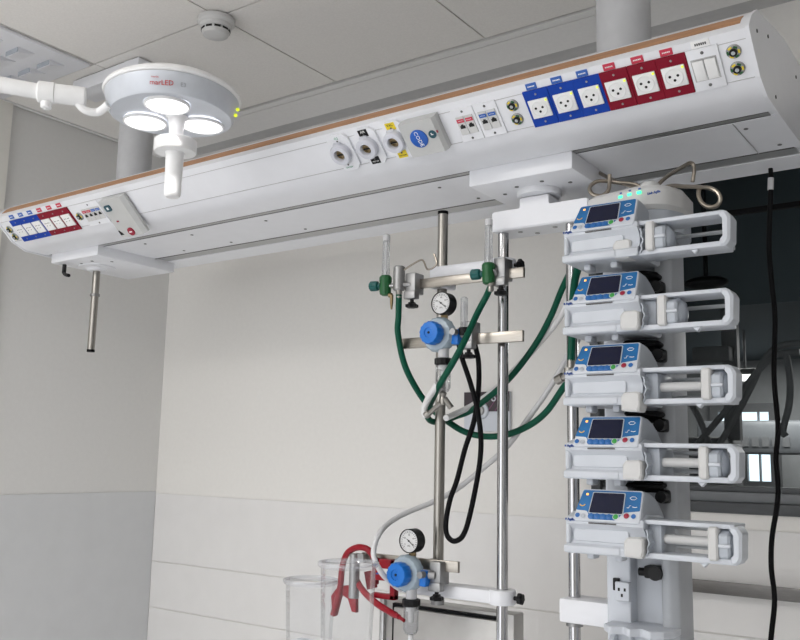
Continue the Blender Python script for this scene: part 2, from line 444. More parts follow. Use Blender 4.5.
b = B(); b.lathe([(.042, -.046), (.037, -.056), (.026, -.061), (0, -.062)], (c.x, c.y, ZT), n=36); obj('dome', b, 'creamplastic', t)

t = thing('ceiling_vent', 'square white ceiling air diffuser with slanted blades in rows', 'air vent', (-2.77, 1.42, ZT))
b = B(); b.box(-3.04, -2.515, 1.125, 1.69, ZT-.012, ZT-.001, r=.004); obj('face_plate', b, 'white', t)
for i in range(4):
    for j in range(5):
        x = -2.656-.1115*i; y = 1.588-.112*j
        b = B(); b.prism([(y-.006, ZT-.012), (y+.056, ZT-.012), (y-.003, ZT-.030)], 'X', x, x+.072)
        b.mi = 1; b.box(x+.002, x+.070, y-.0075, y-.0055, ZT-.028, ZT-.013)
        obj('blade', b, ['white', 'bladeblue'], t)

a = P(73, 80, Z=ZT); d = P(140, 56, Z=ZT)
t = thing('ceiling_trunking_box', 'long white box on the ceiling behind the surgical lamp', 'trunking', ((a.x+d.x)/2, a.y+.045, ZT-.05))
b = B(); b.box(a.x, d.x, a.y, a.y+.10, ZT-.05, ZT-.004, r=.003); obj('cover', b, 'white', t)
b = B(); b.box(a.x+.01, d.x-.01, a.y+.006, a.y+.094, ZT-.004, ZT); obj('back_plate', b, 'slot', t)  # dark sheet painting the shadow gap between box and ceiling

# ------------------------------------------------------------------ medical supply unit (bed head rail)
RX1 = -.361; RL = 2.352; RX0 = RX1-RL
sup = thing('medical_supply_unit', 'long white ceiling-hung medical supply unit with wood edge and rows of outlets', 'supply unit', (RX1, 1.8, 2.166))
def pz(y, z): return (y, z+CAMZ)
prof = [pz(1.579, .805), pz(1.546, .781), pz(1.538, .772), pz(1.533, .766), pz(1.5225, .751), pz(1.535, .737), pz(1.589, .687), pz(1.612, .674), pz(1.636, .666), pz(1.712, .664),
        pz(1.712, .667), pz(1.738, .667), pz(1.738, .664), pz(1.945, .664), pz(1.945, .669), pz(1.998, .669), pz(1.998, .664), pz(2.09, .664), pz(2.11, .682), pz(2.11, .84), pz(1.80, .84)]
b = B(); b.prism(prof, 'X', RX0, RX1); obj('housing', b, 'white', sup, angle=25)
b = B(); b.prism([pz(1.5610, .7935), pz(1.5445, .7815), pz(1.5325, .7675), pz(1.5375, .7665), pz(1.5645, .791)], 'X', RX0+.012, RX1-.012); obj('wood_trim', b, 'wood', sup)
b = B(); b.box(RX0+.01, RX1-.012, 1.7122, 1.7378, 2.1652, 2.167); b.mi = 1; b.box(RX0+.01, RX1-.012, 1.7125, 1.718, 2.1648, 2.1655); b.box(RX0+.01, RX1-.012, 1.733, 1.7375, 2.1648, 2.1655)
obj('track', b, ['alu', 'slot'], sup, label='grey aluminium slot along the front of the underside')
b = B(); b.box(RX0+.01, RX1-.012, 1.9455, 1.9975, 2.1662, 2.169); b.mi = 1; b.box(RX0+.01, RX1-.012, 1.9405, 1.9465, 2.1632, 2.1664)
obj('track', b, ['alu', 'slot'], sup, label='wide grey aluminium slot along the rear of the underside')
ecp = [pz(1.585, .811), pz(1.545, .784), pz(1.532, .769), pz(1.518, .751), pz(1.531, .735), pz(1.586, .683), pz(1.636, .6625), pz(1.72, .660), pz(2.095, .660), pz(2.115, .682), pz(2.115, .845), pz(1.80, .845)]
for x0, x1 in ((RX1, RX1+.006), (RX0-.006, RX0)):
    b = B(); b.prism(rpoly(ecp, .008, 3), 'X', x0, x1); e = obj('end_cap', b, 'white', sup)
    for y, z in ((1.575, .765), (1.66, .79), (1.70, .685), (1.9, .80)):
        xx = x1 if x0 > -1 else x0
        b = B(); b.cyl((xx-.0005, y, z+CAMZ), (xx+(.0015 if x0 > -1 else -.0015), y, z+CAMZ), .0035, n=10); obj('screw', b, 'slot', e)
for k, x in enumerate((-.43, -1.16, -1.75, -2.06, -2.28)):
    for y in (1.78, 1.91):
        xx = x+(0 if y < 1.8 else .035)
        b = B(); b.cyl((xx, y, 2.1645), (xx, y, 2.1628), .0045, n=10); obj('screw', b, 'slot', sup)
for x in (-.445,):
    b = B(); b.box(x-.0008, x+.0008, 1.739, 1.944, 2.1628, 2.1645); obj('panel_joint', b, 'alu', sup)
for x, r in ((-.687, .0595), (-2.388, .056)):
    b = B(); b.cyl((x, 1.80, 2.338), (x, 1.80, ZT+.02), r, n=40)
    b.mi = 1; b.lathe([(r+.012, 0), (r+.012, .004), (r, .008)], (x, 1.8, 2.340), n=40)
    obj('support_post', b, ['post', 'white'], sup)

# local frame on the sloping outlet panel: x along the unit, y = up the panel, z = out of it
ev = Vector((0, .054, -.05)).normalized(); en = Vector((0, ev.z, -ev.y))
def pf(x, v): return frame(Vector((x, 1.535, 2.237))+ev*v, (1, 0, 0), -ev, en)
# label lip just above the panel
lup = Vector((0, -.0125, .014)).normalized()
def lipf(x): return frame(Vector((x, 1.535, 2.237))+lup*.0105, (1, 0, 0), lup, Vector((0, -lup.z, lup.y)))

for v in (0, -.0748):
    b = B(); b.m = pf(0, 0); b.box(RX0+.004, RX1-.004, v-.0005, v+.0006, -.001, .0006); obj('panel_seam', b, 'alu', sup)

def outlet(x, v, colour, us=False):
    lab = 'blue mains outlet' if colour == 'blue' else 'dark red mains outlet'
    b = B(); b.m = pf(x, v); b.box(-.0275, .0275, -.0405, .0405, 0, .004, r=.0008, seg=1); o = obj('power_outlet', b, colour, sup, label=lab)
    b = B(); b.m = pf(x, v); b.box(-.0215, .0215, -.0205, .0205, .004, .0075, r=.0012)
    if not us:
        b.lathe([(.0175, .0078), (.0165, .0086), (.0158, .0086), (.0152, .0078), (0, .0074)], (-.001, 0, 0), n=28, cap=False)
        b.mi = 1
        for hx, hy in ((-.0075, .002), (.0075, .002), (0, -.0065)): b.cyl((hx-.001, hy, .0074), (hx-.001, hy, .0082), .0026, n=12)
    else:
        b.mi = 1
        for sx in (-.011, .004):
            for hx, hy in ((0, .006), (.006, .006), (.003, -.003)): b.cyl((sx+hx, hy+(.0), .0074), (sx+hx, hy, .008), .0014, n=8)
    obj('socket', b, ['socket', 'hole'], o)
    for s in (-1, 1):
        b = B(); b.m = pf(x, v); b.lathe([(.0024, .004), (.002, .0052), (0, .0054)], (0, s*.031, 0), n=10); obj('screw', b, 'dullmetal', o)
    if not us:
        b = B(); b.m = pf(x, v); b.box(.0165, .0205, .0145, .0185, .0072, .0084); obj('indicator', b, 'lime', o)
    b = B(); b.m = lipf(x-.005); b.box(-.0118, .0118, -.0066, .0066, 0, .0015, r=.0006, seg=1)
    b.mi = 1
    for k in range(5): b.box(-.0075+k*.0031, -.0052+k*.0031, -.0012, .0012, .0015, .0018)
    obj('name_tag', b, ['tagblue' if colour == 'blue' else 'tagred', 'textwhite'], o)
V0 = .037
for i, x in enumerate((-.774, -.7185, -.664, -.609, -.5535, -.4985)): outlet(x, V0, 'blue' if i < 3 else 'red')
for i, x in enumerate((-2.629, -2.579, -2.529, -2.477, -2.426, -2.375)): outlet(x, V0+.004, 'blue' if i < 3 else 'red', True)

# light switch plate
b = B(); b.m = pf(-.4415, V0); b.box(-.0285, .0285, -.041, .041, 0, .004, r=.001); sw = obj('switch_plate', b, 'white', sup)
b = B(); b.m = pf(-.4415, V0); b.box(-.0235, .0225, -.0215, .022, .0035, .0046); obj('switch_well', b, 'alu', sw)
for s in (-1, 1):
    b = B(); b.m = pf(-.4415+s*.0108, V0) @ Matrix.Rotation(.07, 4, 'X'); b.box(-.0098, .0098, -.0195, .020, .004, .009, r=.0015); obj('rocker', b, 'socket', sw)
for s in (-1, 1):
    b = B(); b.m = pf(-.4415, V0); b.lathe([(.0032, .004), (.0027, .0052), (0, .0054)], (0, s*.032, 0), n=10); obj('screw', b, 'slot', sw)
b = B(); b.m = lipf(-.4415); b.box(-.0165, .0165, -.0066, .0066, 0, .0015, r=.003)
b.mi = 1
for k in range(6): b.box(-.010+k*.0036, -.0076+k*.0036, -.0022, .0022, .0015, .0019)
obj('name_tag', b, ['socket', 'textblack'], sw)

def stud(x, v):
    b = B(); b.m = pf(x, v); b.lathe([(.0132, 0), (.0132, .002), (.0115, .0035), (.0115, .0045), (.0075, .0050)], n=24)
    o = obj('grounding_stud', b, 'dullmetal', sup)
    b = B(); b.m = pf(x, v)
    for k in range(6):
        a = 2*PI*k/6; b.m = pf(x, v) @ Matrix.Rotation(a, 4, 'Z'); b.mi = k % 2; b.box(.0078, .0112, -.0035, .0035, .0044, .0052)
    obj('colour_ring', b, ['yellow', 'greenplastic'], o)
    b = B(); b.m = pf(x, v); b.cyl((0, 0, .003), (0, 0, .0085), .0072, n=18); b.mi = 1; b.cyl((0, 0, .0085), (0, 0, .0092), .0035, n=12); obj('pin', b, ['black', 'greyplastic'], o)
for x, v in ((-.389, .018), (-.3895, .051), (-.832, .019), (-.833, .051), (-2.686, .029), (-2.684, .058), (-2.320, .040)): stud(x, v)

def data(x, v, cols, w):
    b = B(); b.m = pf(x, v); b.box(-w/2, w/2, -.0395, .0395, 0, .003, r=.0008, seg=1); o = obj('data_outlet', b, 'white', sup)
    n = len(cols); p = .0215
    for k, c in enumerate(cols):
        xx = x+(k-(n-1)/2)*p
        b = B(); b.m = pf(xx, v); b.box(-.0098, .0098, -.021, .022, .003, .005, r=.0006, seg=1)
        b.mi = 1; b.prism([(-.006, -.006), (.006, -.006), (.006, .001), (.003, .001), (.003, .004), (-.003, .004), (-.003, .001), (-.006, .001)], 'Z', .005, .0054)
        b.mi = 2; b.box(-.0086, .0086, .0085, .0165, .005, .0058)
        b.mi = 3
        for q in range(4): b.box(-.0055+q*.003, -.0039+q*.003, .0118, .0132, .0058, .006)
        obj('port', b, ['creamplastic', 'hole', c, 'textwhite'], o)
    for s in (-1, 1):
        b = B(); b.m = pf(x, v); b.lathe([(.0028, .003), (.0024, .0042), (0, .0044)], (0, s*.032, 0), n=10); obj('screw', b, 'slot', o)
data(-.948, V0, ['tagred', 'tagred'], .054); data(-.893, V0, ['tagblue', 'tagblue'], .054)
data(-2.252, V0+.004, ['tagred', 'tagred', 'tagblue', 'tagblue'], .095)

VG = V0-.004
# gas outlets
def gas(x, tagm, txtm, top, bot):
    b = B(); b.m = pf(x, VG)
    b.prism(rpoly([(-.034, -.034), (-.02, -.034), (-.014, -.048), (.022, -.048), (.034, -.034), (.034, .034), (.022, .046), (-.014, .046), (-.02, .034), (-.034, .034)], .008, 3), 'Z', 0, .006)
    o = obj('gas_outlet', b, 'white', sup)
    b = B(); b.m = pf(x, VG); b.lathe([(.0265, .006), (.0265, .018), (.024, .0215), (.0145, .0225), (.0125, .019), (.0125, .012)], n=32, cap=False); b.box(-.0105, .0105, .018, .030, .006, .014, r=.003); obj('collar', b, 'collargrey', o)
    b = B(); b.m = pf(x, VG); b.lathe([(.0125, .012), (.0095, .0165), (.0075, .0165), (.006, .013), (0, .013)], n=20, cap=False)
    b.mi = 1; b.box(-.009, .009, -.0015, .0015, .0155, .0172); obj('valve', b, ['brass', 'hole'], o)
    for s, tx in ((1, top), (-1, bot)):
        b = B(); b.m = pf(x+(.003 if s > 0 else .001), VG+.0005-s*.0355); b.box(-.0125, .0125, -.009, .009, .006, .0066, r=.0002, seg=1)
        b.mi = 1; letters(b, tx, .0085 if len(tx) < 4 else .0048, Matrix.Translation((0, s*.003, .0067)))
        b.mi = 2; b.cyl((0, -s*.004, .0066), (0, -s*.004, .0078), .0022, n=10)
        obj('name_tag', b, [tagm, txtm, 'slot'], o)
gas(-1.289, 'white', 'textgreen', 'O2', 'OXYGEN'); gas(-1.211, 'black', 'textwhite', 'AIR', 'MED AIR'); gas(-1.1335, 'yellow', 'textblack', 'VAC', 'VACUUM')

# nurse call panels
b = B(); b.m = pf(-1.047, VG+.001)
b.prism([(-.041, 0), (.041, 0), (.041, .016), (.034, .024), (-.052, .024), (-.052, .005)], 'Y', -.042, .041)
cp = obj('call_panel', b, 'greypanel', sup, label='pale grey call panel with a blue CODE button')
b = B(); b.m = pf(-1.061, VG+.001) @ Matrix.Translation((0, 0, .0240)); b.lathe([(.0215, 0), (.0215, .002), (.020, .003), (0, .003)], n=32)
b.mi = 1; letters(b, 'CODE', .0135, Matrix.Translation((0, 0, .0032)) @ Matrix.Rotation(-1.45, 4, 'Z')); obj('code_button', b, ['codeblue', 'textwhite'], cp)
b = B(); b.m = pf(-1.0245, VG-.002) @ Matrix.Translation((0, 0, .0240)); b.lathe([(.0095, 0), (.0095, .0015), (0, .002)], n=24)
b.mi = 1; b.box(-.003, .003, -.001, .001, .002, .0024); b.cyl((-.0015, .003, .002), (-.0015, .003, .0024), .0015, n=8); obj('reset_button', b, ['darkteal', 'textwhite'], cp)
b = B(); b.m = pf(-1.0105, VG-.006) @ Matrix.Translation((0, 0, .024)); b.box(-.002, .002, -.003, .003, 0, .001); obj('indicator', b, 'buttonred', cp)

b = B(); b.m = pf(-2.118, .064)
b.prism([(-.052, .004), (.052, .004), (.052, .013), (.040, .024), (-.052, .024)], 'Y', -.064, .064)
cp = obj('call_panel', b, 'greypanel', sup, label='tall grey call panel with a red round button near its foot')
b = B(); b.m = pf(-2.147, .026) @ Matrix.Translation((0, 0, .024)); b.prism(rpoly([(-.013, -.010), (.013, -.010), (.013, .010), (-.013, .010)], .006), 'Z', 0, .003)
b.mi = 1; b.box(-.004, .004, -.004, .004, .003, .0034); obj('lamp_button', b, ['darkteal', 'textwhite'], cp)
b = B(); b.m = pf(-2.117, .112) @ Matrix.Translation((0, 0, .024)); b.lathe([(.013, 0), (.013, .003), (0, .004)], n=24)
b.mi = 1; b.box(-.006, .006, -.002, .002, .0036, .0042); obj('call_button', b, ['buttonred', 'textwhite'], cp)
b = B(); b.m = pf(-2.144, .072) @ Matrix.Translation((0, 0, .024)); b.box(-.005, .004, -.003, .002, 0, .001); obj('indicator', b, 'buttonred', cp)
b = B(); b.m = pf(-2.157, .112) @ Matrix.Translation((0, 0, .024)); b.prism([(-.012, -.006), (.003, -.006), (-.008, .010), (-.012, .010)], 'Z', 0, .001); obj('symbol', b, 'hole', cp)
sup.rotation_euler = (0, -.0042, 0)

# ------------------------------------------------------------------ equipment boom under the unit: carriage, arm, three poles, clamp arms and rails
YP = 1.83
boom = thing('equipment_boom', 'white boom under the supply unit carrying chrome poles and short steel rails', 'equipment boom', (-.91, 1.83, 1.0))
def carriage(x0, x1, root):
    b = B(); b.box(x0, x1, 1.712, 2.03, 2.123, 2.1637, r=.004); b.mi = 1
    o = obj('carriage', b, ['white', 'slot'], root)
    xm = (x0+x1)/2
    for dx, dy in ((-.034, -.062), (.034, -.070), (-.085, -.025), (.085, -.03)):
        q = B(); q.cyl((xm+dx, 1.83+dy, 2.1232), (xm+dx, 1.83+dy, 2.1218), .005, n=10); obj('screw', q, 'slot', o)
    return o
carriage(-1.035, -.775, boom)
b = B(); b.lathe([(.052, 2.1235), (.052, 2.112), (.050, 2.109), (.03, 2.109)], (-.911, 1.828, 0), n=40); obj('bearing', b, 'white', boom)
b = B(); b.prism(rpoly([(-1.027, 2.034), (-.779, 2.034), (-.779, 2.083), (-.876, 2.083), (-.876, 2.108), (-.952, 2.108), (-.952, 2.083), (-1.027, 2.083)], [.006]*8, 3), 'Y', 1.805, 1.89, bev=.003)
arm = obj('arm', b, 'white', boom)
for x, y in ((-.965, 1.835), (-.935, 1.865), (-.875, 1.835), (-.845, 1.865)):
    b = B(); b.cyl((x, y, 2.0345), (x, y, 2.0325), .006, n=12); obj('screw', b, 'dullmetal', arm)
for x, z0, z1, m in ((-1.008, .82, 2.05, 'chrome'), (-.832, .82, 2.05, 'chrome'), (-1.181, 1.17, 2.108, 'steel')):
    b = B(); b.cyl((x, YP, z0), (x, YP, z1), .0128, n=28); o = obj('pole', b, m, boom)
    if m == 'steel':
        b = B(); b.cyl((x, YP, z1-.002), (x, YP, z1+.006), .0132, n=28); obj('pole_cap', b, 'rubber', o, label='black end cap of the middle pole')
for z0, z1, xl in ((1.938, 1.969, -1.205), (1.177, 1.207, -1.31)):
    b = B(); b.box(xl, -1.02, 1.805, 1.857, z0, z1, r=.006)
    b.lathe([(.029, z0-.001), (.031, z0+.002), (.031, z1-.002), (.029, z1+.001)], (-1.008, YP, 0), n=28)
    o = obj('clamp_arm', b, 'white', boom)
    b = B(); b.cyl((-.979, YP, (z0+z1)/2), (-.967, YP, (z0+z1)/2), .005, n=10); b.lathe([(.010, 0), (.012, .003), (.012, .010), (.008, .013)], (-.968, YP, (z0+z1)/2), (1, 0, 0), n=12, lobes=lambda a: 1+.12*math.cos(6*a))
    obj('clamp_knob', b, 'black', o)
    b = B(); b.box(-1.205, -1.157, 1.80, 1.86, z0-.024, z0-.003, r=.004) if xl > -1.3 else b.cyl((-1.181, YP, z0-.02), (-1.181, YP, z0-.001), .016, n=20); obj('pole_socket', b, 'white' if xl > -1.3 else 'dullmetal', o)
for x0, x1, z0, z1 in ((-1.262, -.930, 1.912, 1.936), (-1.275, -.932, 1.764, 1.790), (-1.375, -1.097, 1.240, 1.265)):
    b = B(); b.box(x0, x1, 1.783, 1.793, z0, z1, r=.0015); o = obj('rail', b, 'steelbar', boom)
    b = B(); b.box(-1.196, -1.166, 1.7935, 1.818, z0+.002, z1-.002, r=.003); obj('rail_bracket', b, 'dullmetal', o)
b = B(); b.cyl((-1.39, 1.775, 1.155), (-1.39, 1.775, 1.262), .013, n=20, bev=.002); b.box(-1.385, -1.36, 1.77, 1.784, 1.242, 1.262); obj('rail_end_clamp', b, 'dullmetal', boom)

# carriage with the short pole at the far left
pc = thing('pole_carriage', 'white carriage at the left end of the unit with an empty steel pole stub', 'carriage', (-2.594, YP, 1.83))
carriage(-2.685, -2.43, pc)
b = B(); b.lathe([(.062, 2.1235), (.060, 2.119), (.035, 2.116), (.030, 2.108)], (-2.594, YP, 0), n=36); obj('bearing', b, 'white', pc)
b = B(); b.cyl((-2.594, YP, 1.835), (-2.594, YP, 2.112), .0125, n=24); po = obj('pole', b, 'steel', pc)
b = B(); b.lathe([(.0155, 2.020), (.0165, 2.022), (.0165, 2.027), (.0155, 2.029)], (-2.594, YP, 0), n=24); obj('collar', b, 'dullmetal', po)
b = B(); b.cyl((-2.594, YP, 1.829), (-2.594, YP, 1.837), .0132, n=24); obj('end_cap', b, 'rubber', po)
b = B(); b.cyl((-2.655, 1.745, 2.122), (-2.655, 1.745, 2.092), .007, n=12); b.tube([(-2.655, 1.745, 2.094), (-2.643, 1.742, 2.086), (-2.615, 1.738, 2.079)], .006, n=10); obj('locking_lever', b, 'black', pc)

# ------------------------------------------------------------------ oxygen flowmeters on the upper rail
def star_knob(b, o, axis, r, h, n=6):
    b.lathe([(r*.55, 0), (r*.6, h*.3), (r, h*.4), (r, h*.9), (r*.8, h)], o, axis, n=30, lobes=lambda a: 1+.13*math.cos(n*a))
def rail_clamp(root, x, z, y=1.783):
    b = B(); b.box(x-.015, x+.015, y-.022, y+.018, z-.022, z+.030, r=.003); b.box(x-.017, x+.017, y-.026, y-.004, z-.036, z-.016, r=.003); o = obj('rail_clamp', b, 'dullmetal', root)
    b = B(); b.cyl((x, y-.012, z-.034), (x, y-.012, z-.048), .005, n=10); star_knob(b, (x, y-.012, z-.043), (0, 0, -1), .0145, .014); obj('clamp_knob', b, 'black', o)
def flow(label, px, py, clamp_px, clamp_py, y=1.752, s=1.0, adapter=False):
    c = P(px, py, Y=y); k = P(clamp_px, clamp_py, Y=1.783)
    t = thing('oxygen_flowmeter', label, 'flowmeter', (c.x, y, c.z-.05), 'flowmeters on the short steel rails')
    b = B(); b.lathe([(.008, -.030), (.013, -.027), (.0145, -.020), (.0145, .004), (.0155, .006), (.0155, .016), (.012, .021)], c, n=24, lobes=lambda a: 1+.03*math.cos(10*a)); obj('body', b, 'greenplastic', t)
    b = B(); b.lathe([(.0095, .020), (.0105, .024), (.0085, .118), (.0085, .121), (.007, .123)], c, n=20); tb = obj('flow_tube', b, 'flowtube', t)
    b = B(); b.cyl(c+Vector((0, 0, .022)), c+Vector((0, 0, .112)), .0028, n=10); b.ball(c+Vector((0, 0, .034)), .005); obj('float_rod', b, 'hosewhite', tb)
    for i in range(8):
        b = B(); b.box(c.x-.004, c.x+.003, y-.0102+.0002*i, y-.0096+.0002*i, c.z+.036+.0095*i, c.z+.0372+.0095*i); obj('scale_mark', b, 'textgrey', tb)
    b = B(); b.lathe([(.0085, .110), (.0093, .112), (.0093, .124), (.006, .127)], c, n=20); obj('tube_cap', b, 'hosegrey', tb)
    b = B(); o = c+Vector((-.012, -.004, -.004)); b.lathe([(.007, 0), (.007, .006), (.0115, .008), (.0125, .012), (.0125, .026), (.0105, .029)], o, (-1, -.15, 0), n=30, lobes=lambda a: 1+.05*math.cos(10*a)); obj('knob', b, 'teal', t)
    if adapter:
        b = B(); b.cyl(c+Vector((.038, .005, -.02)), c+Vector((.038, .005, .042)), .0145, n=24, bev=.003); b.cyl(c+Vector((.0, .0, -.006)), c+Vector((.03, .005, -.006)), .006); b.cyl(c+Vector((.045, .005, -.005)), (k.x, 1.765, k.z), .006, n=10); obj('wall_adapter', b, 'dullmetal', t)
        b = B(); b.lathe([(.0045, -.03), (.004, -.05), (.002, -.066)], c+Vector((.02, .0, 0)), n=12); b.cyl(c+Vector((.012, 0, -.03)), c+Vector((.02, 0, -.03)), .006, n=10); obj('outlet_spike', b, 'brass', t)
        w = [P(404, 270, Y=1.757), P(413, 264, Y=1.757), P(421, 260, Y=1.757), P(424, 262, Y=1.757), P(427, 269, Y=1.757), P(432, 268.5, Y=1.757), P(436.5, 264, Y=1.757), P(436, 259, Y=1.757), P(434, 254, Y=1.757)]
        b = B(); b.tube(w, .0024, n=8, smooth=5); obj('wire_hook', b, 'hookwire', t)
        h = c+Vector((.040, .003, -.02))
    else:
        b = B(); b.cyl(c+Vector((.012, 0, -.004)), (k.x-.01, 1.772, k.z+.005), .009, n=14); obj('connector', b, 'dullmetal', t)
        h = c+Vector((.006, 0, -.025))
    b = B(); b.lathe([(.0075, 0), (.0085, -.006), (.0065, -.010), (.0075, -.016), (.006, -.022)], h, n=16); obj('hose_barb', b, 'steel', t)
    rail_clamp(t, k.x, k.z)
    return t, h
f1, h1 = flow('left green flowmeter at the rail end, beside the wire hook', 385.5, 284, 415, 286, adapter=True)
f2, h2 = flow('right green flowmeter, mounted against the chrome pole near the boom arm', 488.5, 272, 503.5, 272)
# small flowmeter half hidden behind the upper regulator
c = P(464, 330, Y=1.76)
t = thing('vacuum_flow_indicator', 'small clear tube with a black collar standing behind the upper vacuum gauge', 'flowmeter', (c.x, 1.76, c.z-.02))
b = B(); b.lathe([(.009, 0), (.0085, .075), (.006, .078)], c, n=18); tb = obj('flow_tube', b, 'flowtube', t)
b = B(); b.cyl(c+Vector((0, 0, .0)), c+Vector((0, 0, .068)), .0026, n=8); obj('float_rod', b, 'hosegrey', tb)
b = B(); b.lathe([(.013, -.014), (.0145, -.010), (.0145, .002), (.011, .006)], c, n=20); obj('collar', b, 'black', t)

# ------------------------------------------------------------------ vacuum regulators
def regulator(label, px, py, y=1.752):
    c = P(px, py, Y=y)
    t = thing('vacuum_regulator', label, 'vacuum regulator', (c.x, y, c.z-.1), 'blue vacuum regulators on the pole rails')
    ax = (0, -1, 0)
    b = B(); b.lathe([(.022, -.022), (.030, -.016), (.042, -.004), (.042, .009), (.037, .017), (.020, .021)], c, ax, n=48, lobes=lambda a: 1+.025*math.cos(16*a)); obj('body', b, 'regbody', t)
    b = B(); b.lathe([(.018, .018), (.0255, .022), (.0272, .027), (.0272, .046), (.0245, .050), (.012, .051), (.011, .049), (0, .049)], c, ax, n=60, lobes=lambda a: 1+.03*math.cos(14*a))
    b.mi = 1; b.cyl(c+Vector((0, -.049, 0)), c+Vector((0, -.0505, 0)), .003, n=12); obj('knob', b, ['regblue', 'hole'], t)
    g = c+Vector((.010, .004, .074))
    b = B(); b.lathe([(.020, -.014), (.0275, -.010), (.0275, .018), (.0255, .020), (.0255, .017)], g, ax, n=36, cap=False); b.lathe([(0, -.014), (.020, -.014)], g, ax, n=36, cap=False); ga = obj('gauge', b, 'black', t)
    b = B(); b.lathe([(.0255, .0165), (0, .0165)], g, ax, n=36, cap=False)
    b.mi = 1
    for k in range(21):
        a = math.radians(225-270*k/20); r0 = .0185 if k % 5 else .0165
        b.m = Matrix.Translation(g) @ Matrix.Rotation(-a, 4, 'Y'); b.box(r0, .0225, -.0172, -.0168, -.0004, .0004)
    b.m = Matrix()
    for k in range(5):
        a = math.radians(215-250*k/4); letters(b, '%d' % (k*20), .0052, frame(g+Vector((math.cos(a)*.0135, -.0170, math.sin(a)*.0135)), (1, 0, 0), (0, 0, 1), (0, -1, 0)), depth=.0001)
    letters(b, 'kPa', .0055, frame(g+Vector((0, -.0170, -.011)), (1, 0, 0), (0, 0, 1), (0, -1, 0)), depth=.0001)
    obj('dial', b, ['gaugeface', 'textblack'], ga)
    b = B(); b.m = Matrix.Translation(g) @ Matrix.Rotation(math.radians(38), 4, 'Y'); b.box(-.007, .017, -.0182, -.0178, -.0007, .0007); b.cyl((0, -.0176, 0), (0, -.0188, 0), .0022, n=10); obj('needle', b, 'textblack', ga)
    b = B(); b.cyl(c+Vector((.009, .004, .034)), c+Vector((.010, .004, .05)), .0085, n=6); b.cyl(c+Vector((.009, .004, .03)), c+Vector((.009, .004, .034)), .011, n=16); obj('gauge_fitting', b, 'brass', t)
    b = B(); b.cyl(c+Vector((.03, 0, -.002)), c+Vector((.052, .008, -.002)), .010, n=18); b.box(c.x+.036, c.x+.056, y-.010, y+.014, c.z-.026, c.z+.010, r=.004); obj('connector', b, 'regblue', t)
    j = c+Vector((.012, -.002, 0))
    b = B(); b.cyl(j+Vector((0, 0, -.030)), j+Vector((0, 0, -.058)), .013, n=20); obj('jar_neck', b, 'hosegrey', t)
    b = B(); b.lathe([(.018, -.056), (.021, -.058), (.021, -.070), (.018, -.073)], j, n=24, lobes=lambda a: 1+.03*math.cos(12*a)); obj('jar_cap', b, 'black', t)
    b = B(); b.lathe([(.018, -.072), (.0178, -.125), (.013, -.134), (.006, -.137), (0, -.137)], j, n=24, cap=False); b.lathe([(.0165, -.072), (.0163, -.124), (.012, -.132), (0, -.135)], j, n=24, cap=False); jr = obj('trap_jar', b, 'trap', t)
    b = B(); b.cyl(j+Vector((0, 0, -.070)), j+Vector((0, 0, -.108)), .0065, n=14); b.cyl(j+Vector((0, 0, -.072)), j+Vector((0, 0, -.084)), .012, n=14); obj('dip_tube', b, 'hosewhite', jr)
    rail_clamp(t, c.x+.068, c.z-.000, 1.783)
    b = B(); b.cyl(c+Vector((.05, .006, 0)), c+Vector((.068, .012, 0)), .010, n=14); b.cyl(c+Vector((.05, -.01, .002)), c+Vector((.05, -.026, .002)), .008, n=10); obj('locking_screw', b, 'dullmetal', t)
    return t, c, j
r1, c1, j1 = regulator('upper vacuum regulator with blue knob, hanging on the middle rail above the purple wall plate', 440, 335)
r2, c2, j2 = regulator('lower vacuum regulator with blue knob, beside the clear suction jars', 408, 573)
b = B(); b.lathe([(.007, -.135), (.009, -.139), (.006, -.146), (.008, -.152), (.006, -.165)], j1, n=14); b.cyl(j1+Vector((.004, 0, -.15)), j1+Vector((.016, .012, -.172)), .007, n=12); b.cyl(j1+Vector((-.005, 0, -.16)), j1+Vector((-.048, .012, -.186)), .006, n=12)
b.cyl(j1+Vector((-.046, .012, -.182)), j1+Vector((-.056, .012, -.190)), .0085, n=12)
obj('hose_fitting', b, 'steel', r1)
b = B(); b.lathe([(.006, -.135), (.006, -.30)], j2, n=14); obj('drain_tube', b, 'hosewhite', r2)

# ------------------------------------------------------------------ hoses and cables
def hose(name, label, cat, pts, r, m, group=None, lead=None, tail=None):
    p = ([lead] if lead is not None else [])+[P(x, y, Y=yy) for x, y, yy in pts]+([tail] if tail is not None else [])
    b = B(); b.tube(p, r, n=12, smooth=7); return tag(obj(name, b, m), label, cat, group)
hose('oxygen_hose', 'green hose hanging in a wide loop from the left flowmeter past both poles', 'hose',
     [(398.5, 316, 1.76), (398, 334, 1.765), (405, 366, 1.79), (420, 394.5, 1.84), (434, 411, 1.87), (447, 421, 1.88), (464, 431.5, 1.885), (485, 436.5, 1.89), (507, 434.5, 1.89), (530, 425, 1.89), (547, 411, 1.885), (561, 391, 1.86), (573, 374, 1.83), (579, 366, 1.79)], .0078, 'green', lead=h1+Vector((0, 0, -.010)))
hose('oxygen_hose', 'green hose running down from the right flowmeter and back up behind the top pump', 'hose',
     [(486, 297, 1.765), (477.5, 313, 1.755), (464, 342, 1.715), (452, 364, 1.70), (440, 384, 1.73), (431, 402, 1.78), (427, 414, 1.80), (431, 421, 1.83), (441, 421.5, 1.86), (457, 416, 1.885), (474, 408.5, 1.90), (507, 381, 1.90), (533, 348, 1.90), (550, 318, 1.89), (562, 289, 1.87), (573, 266, 1.84), (579, 250, 1.80)], .0075, 'green', lead=h2+Vector((0, 0, -.010)))
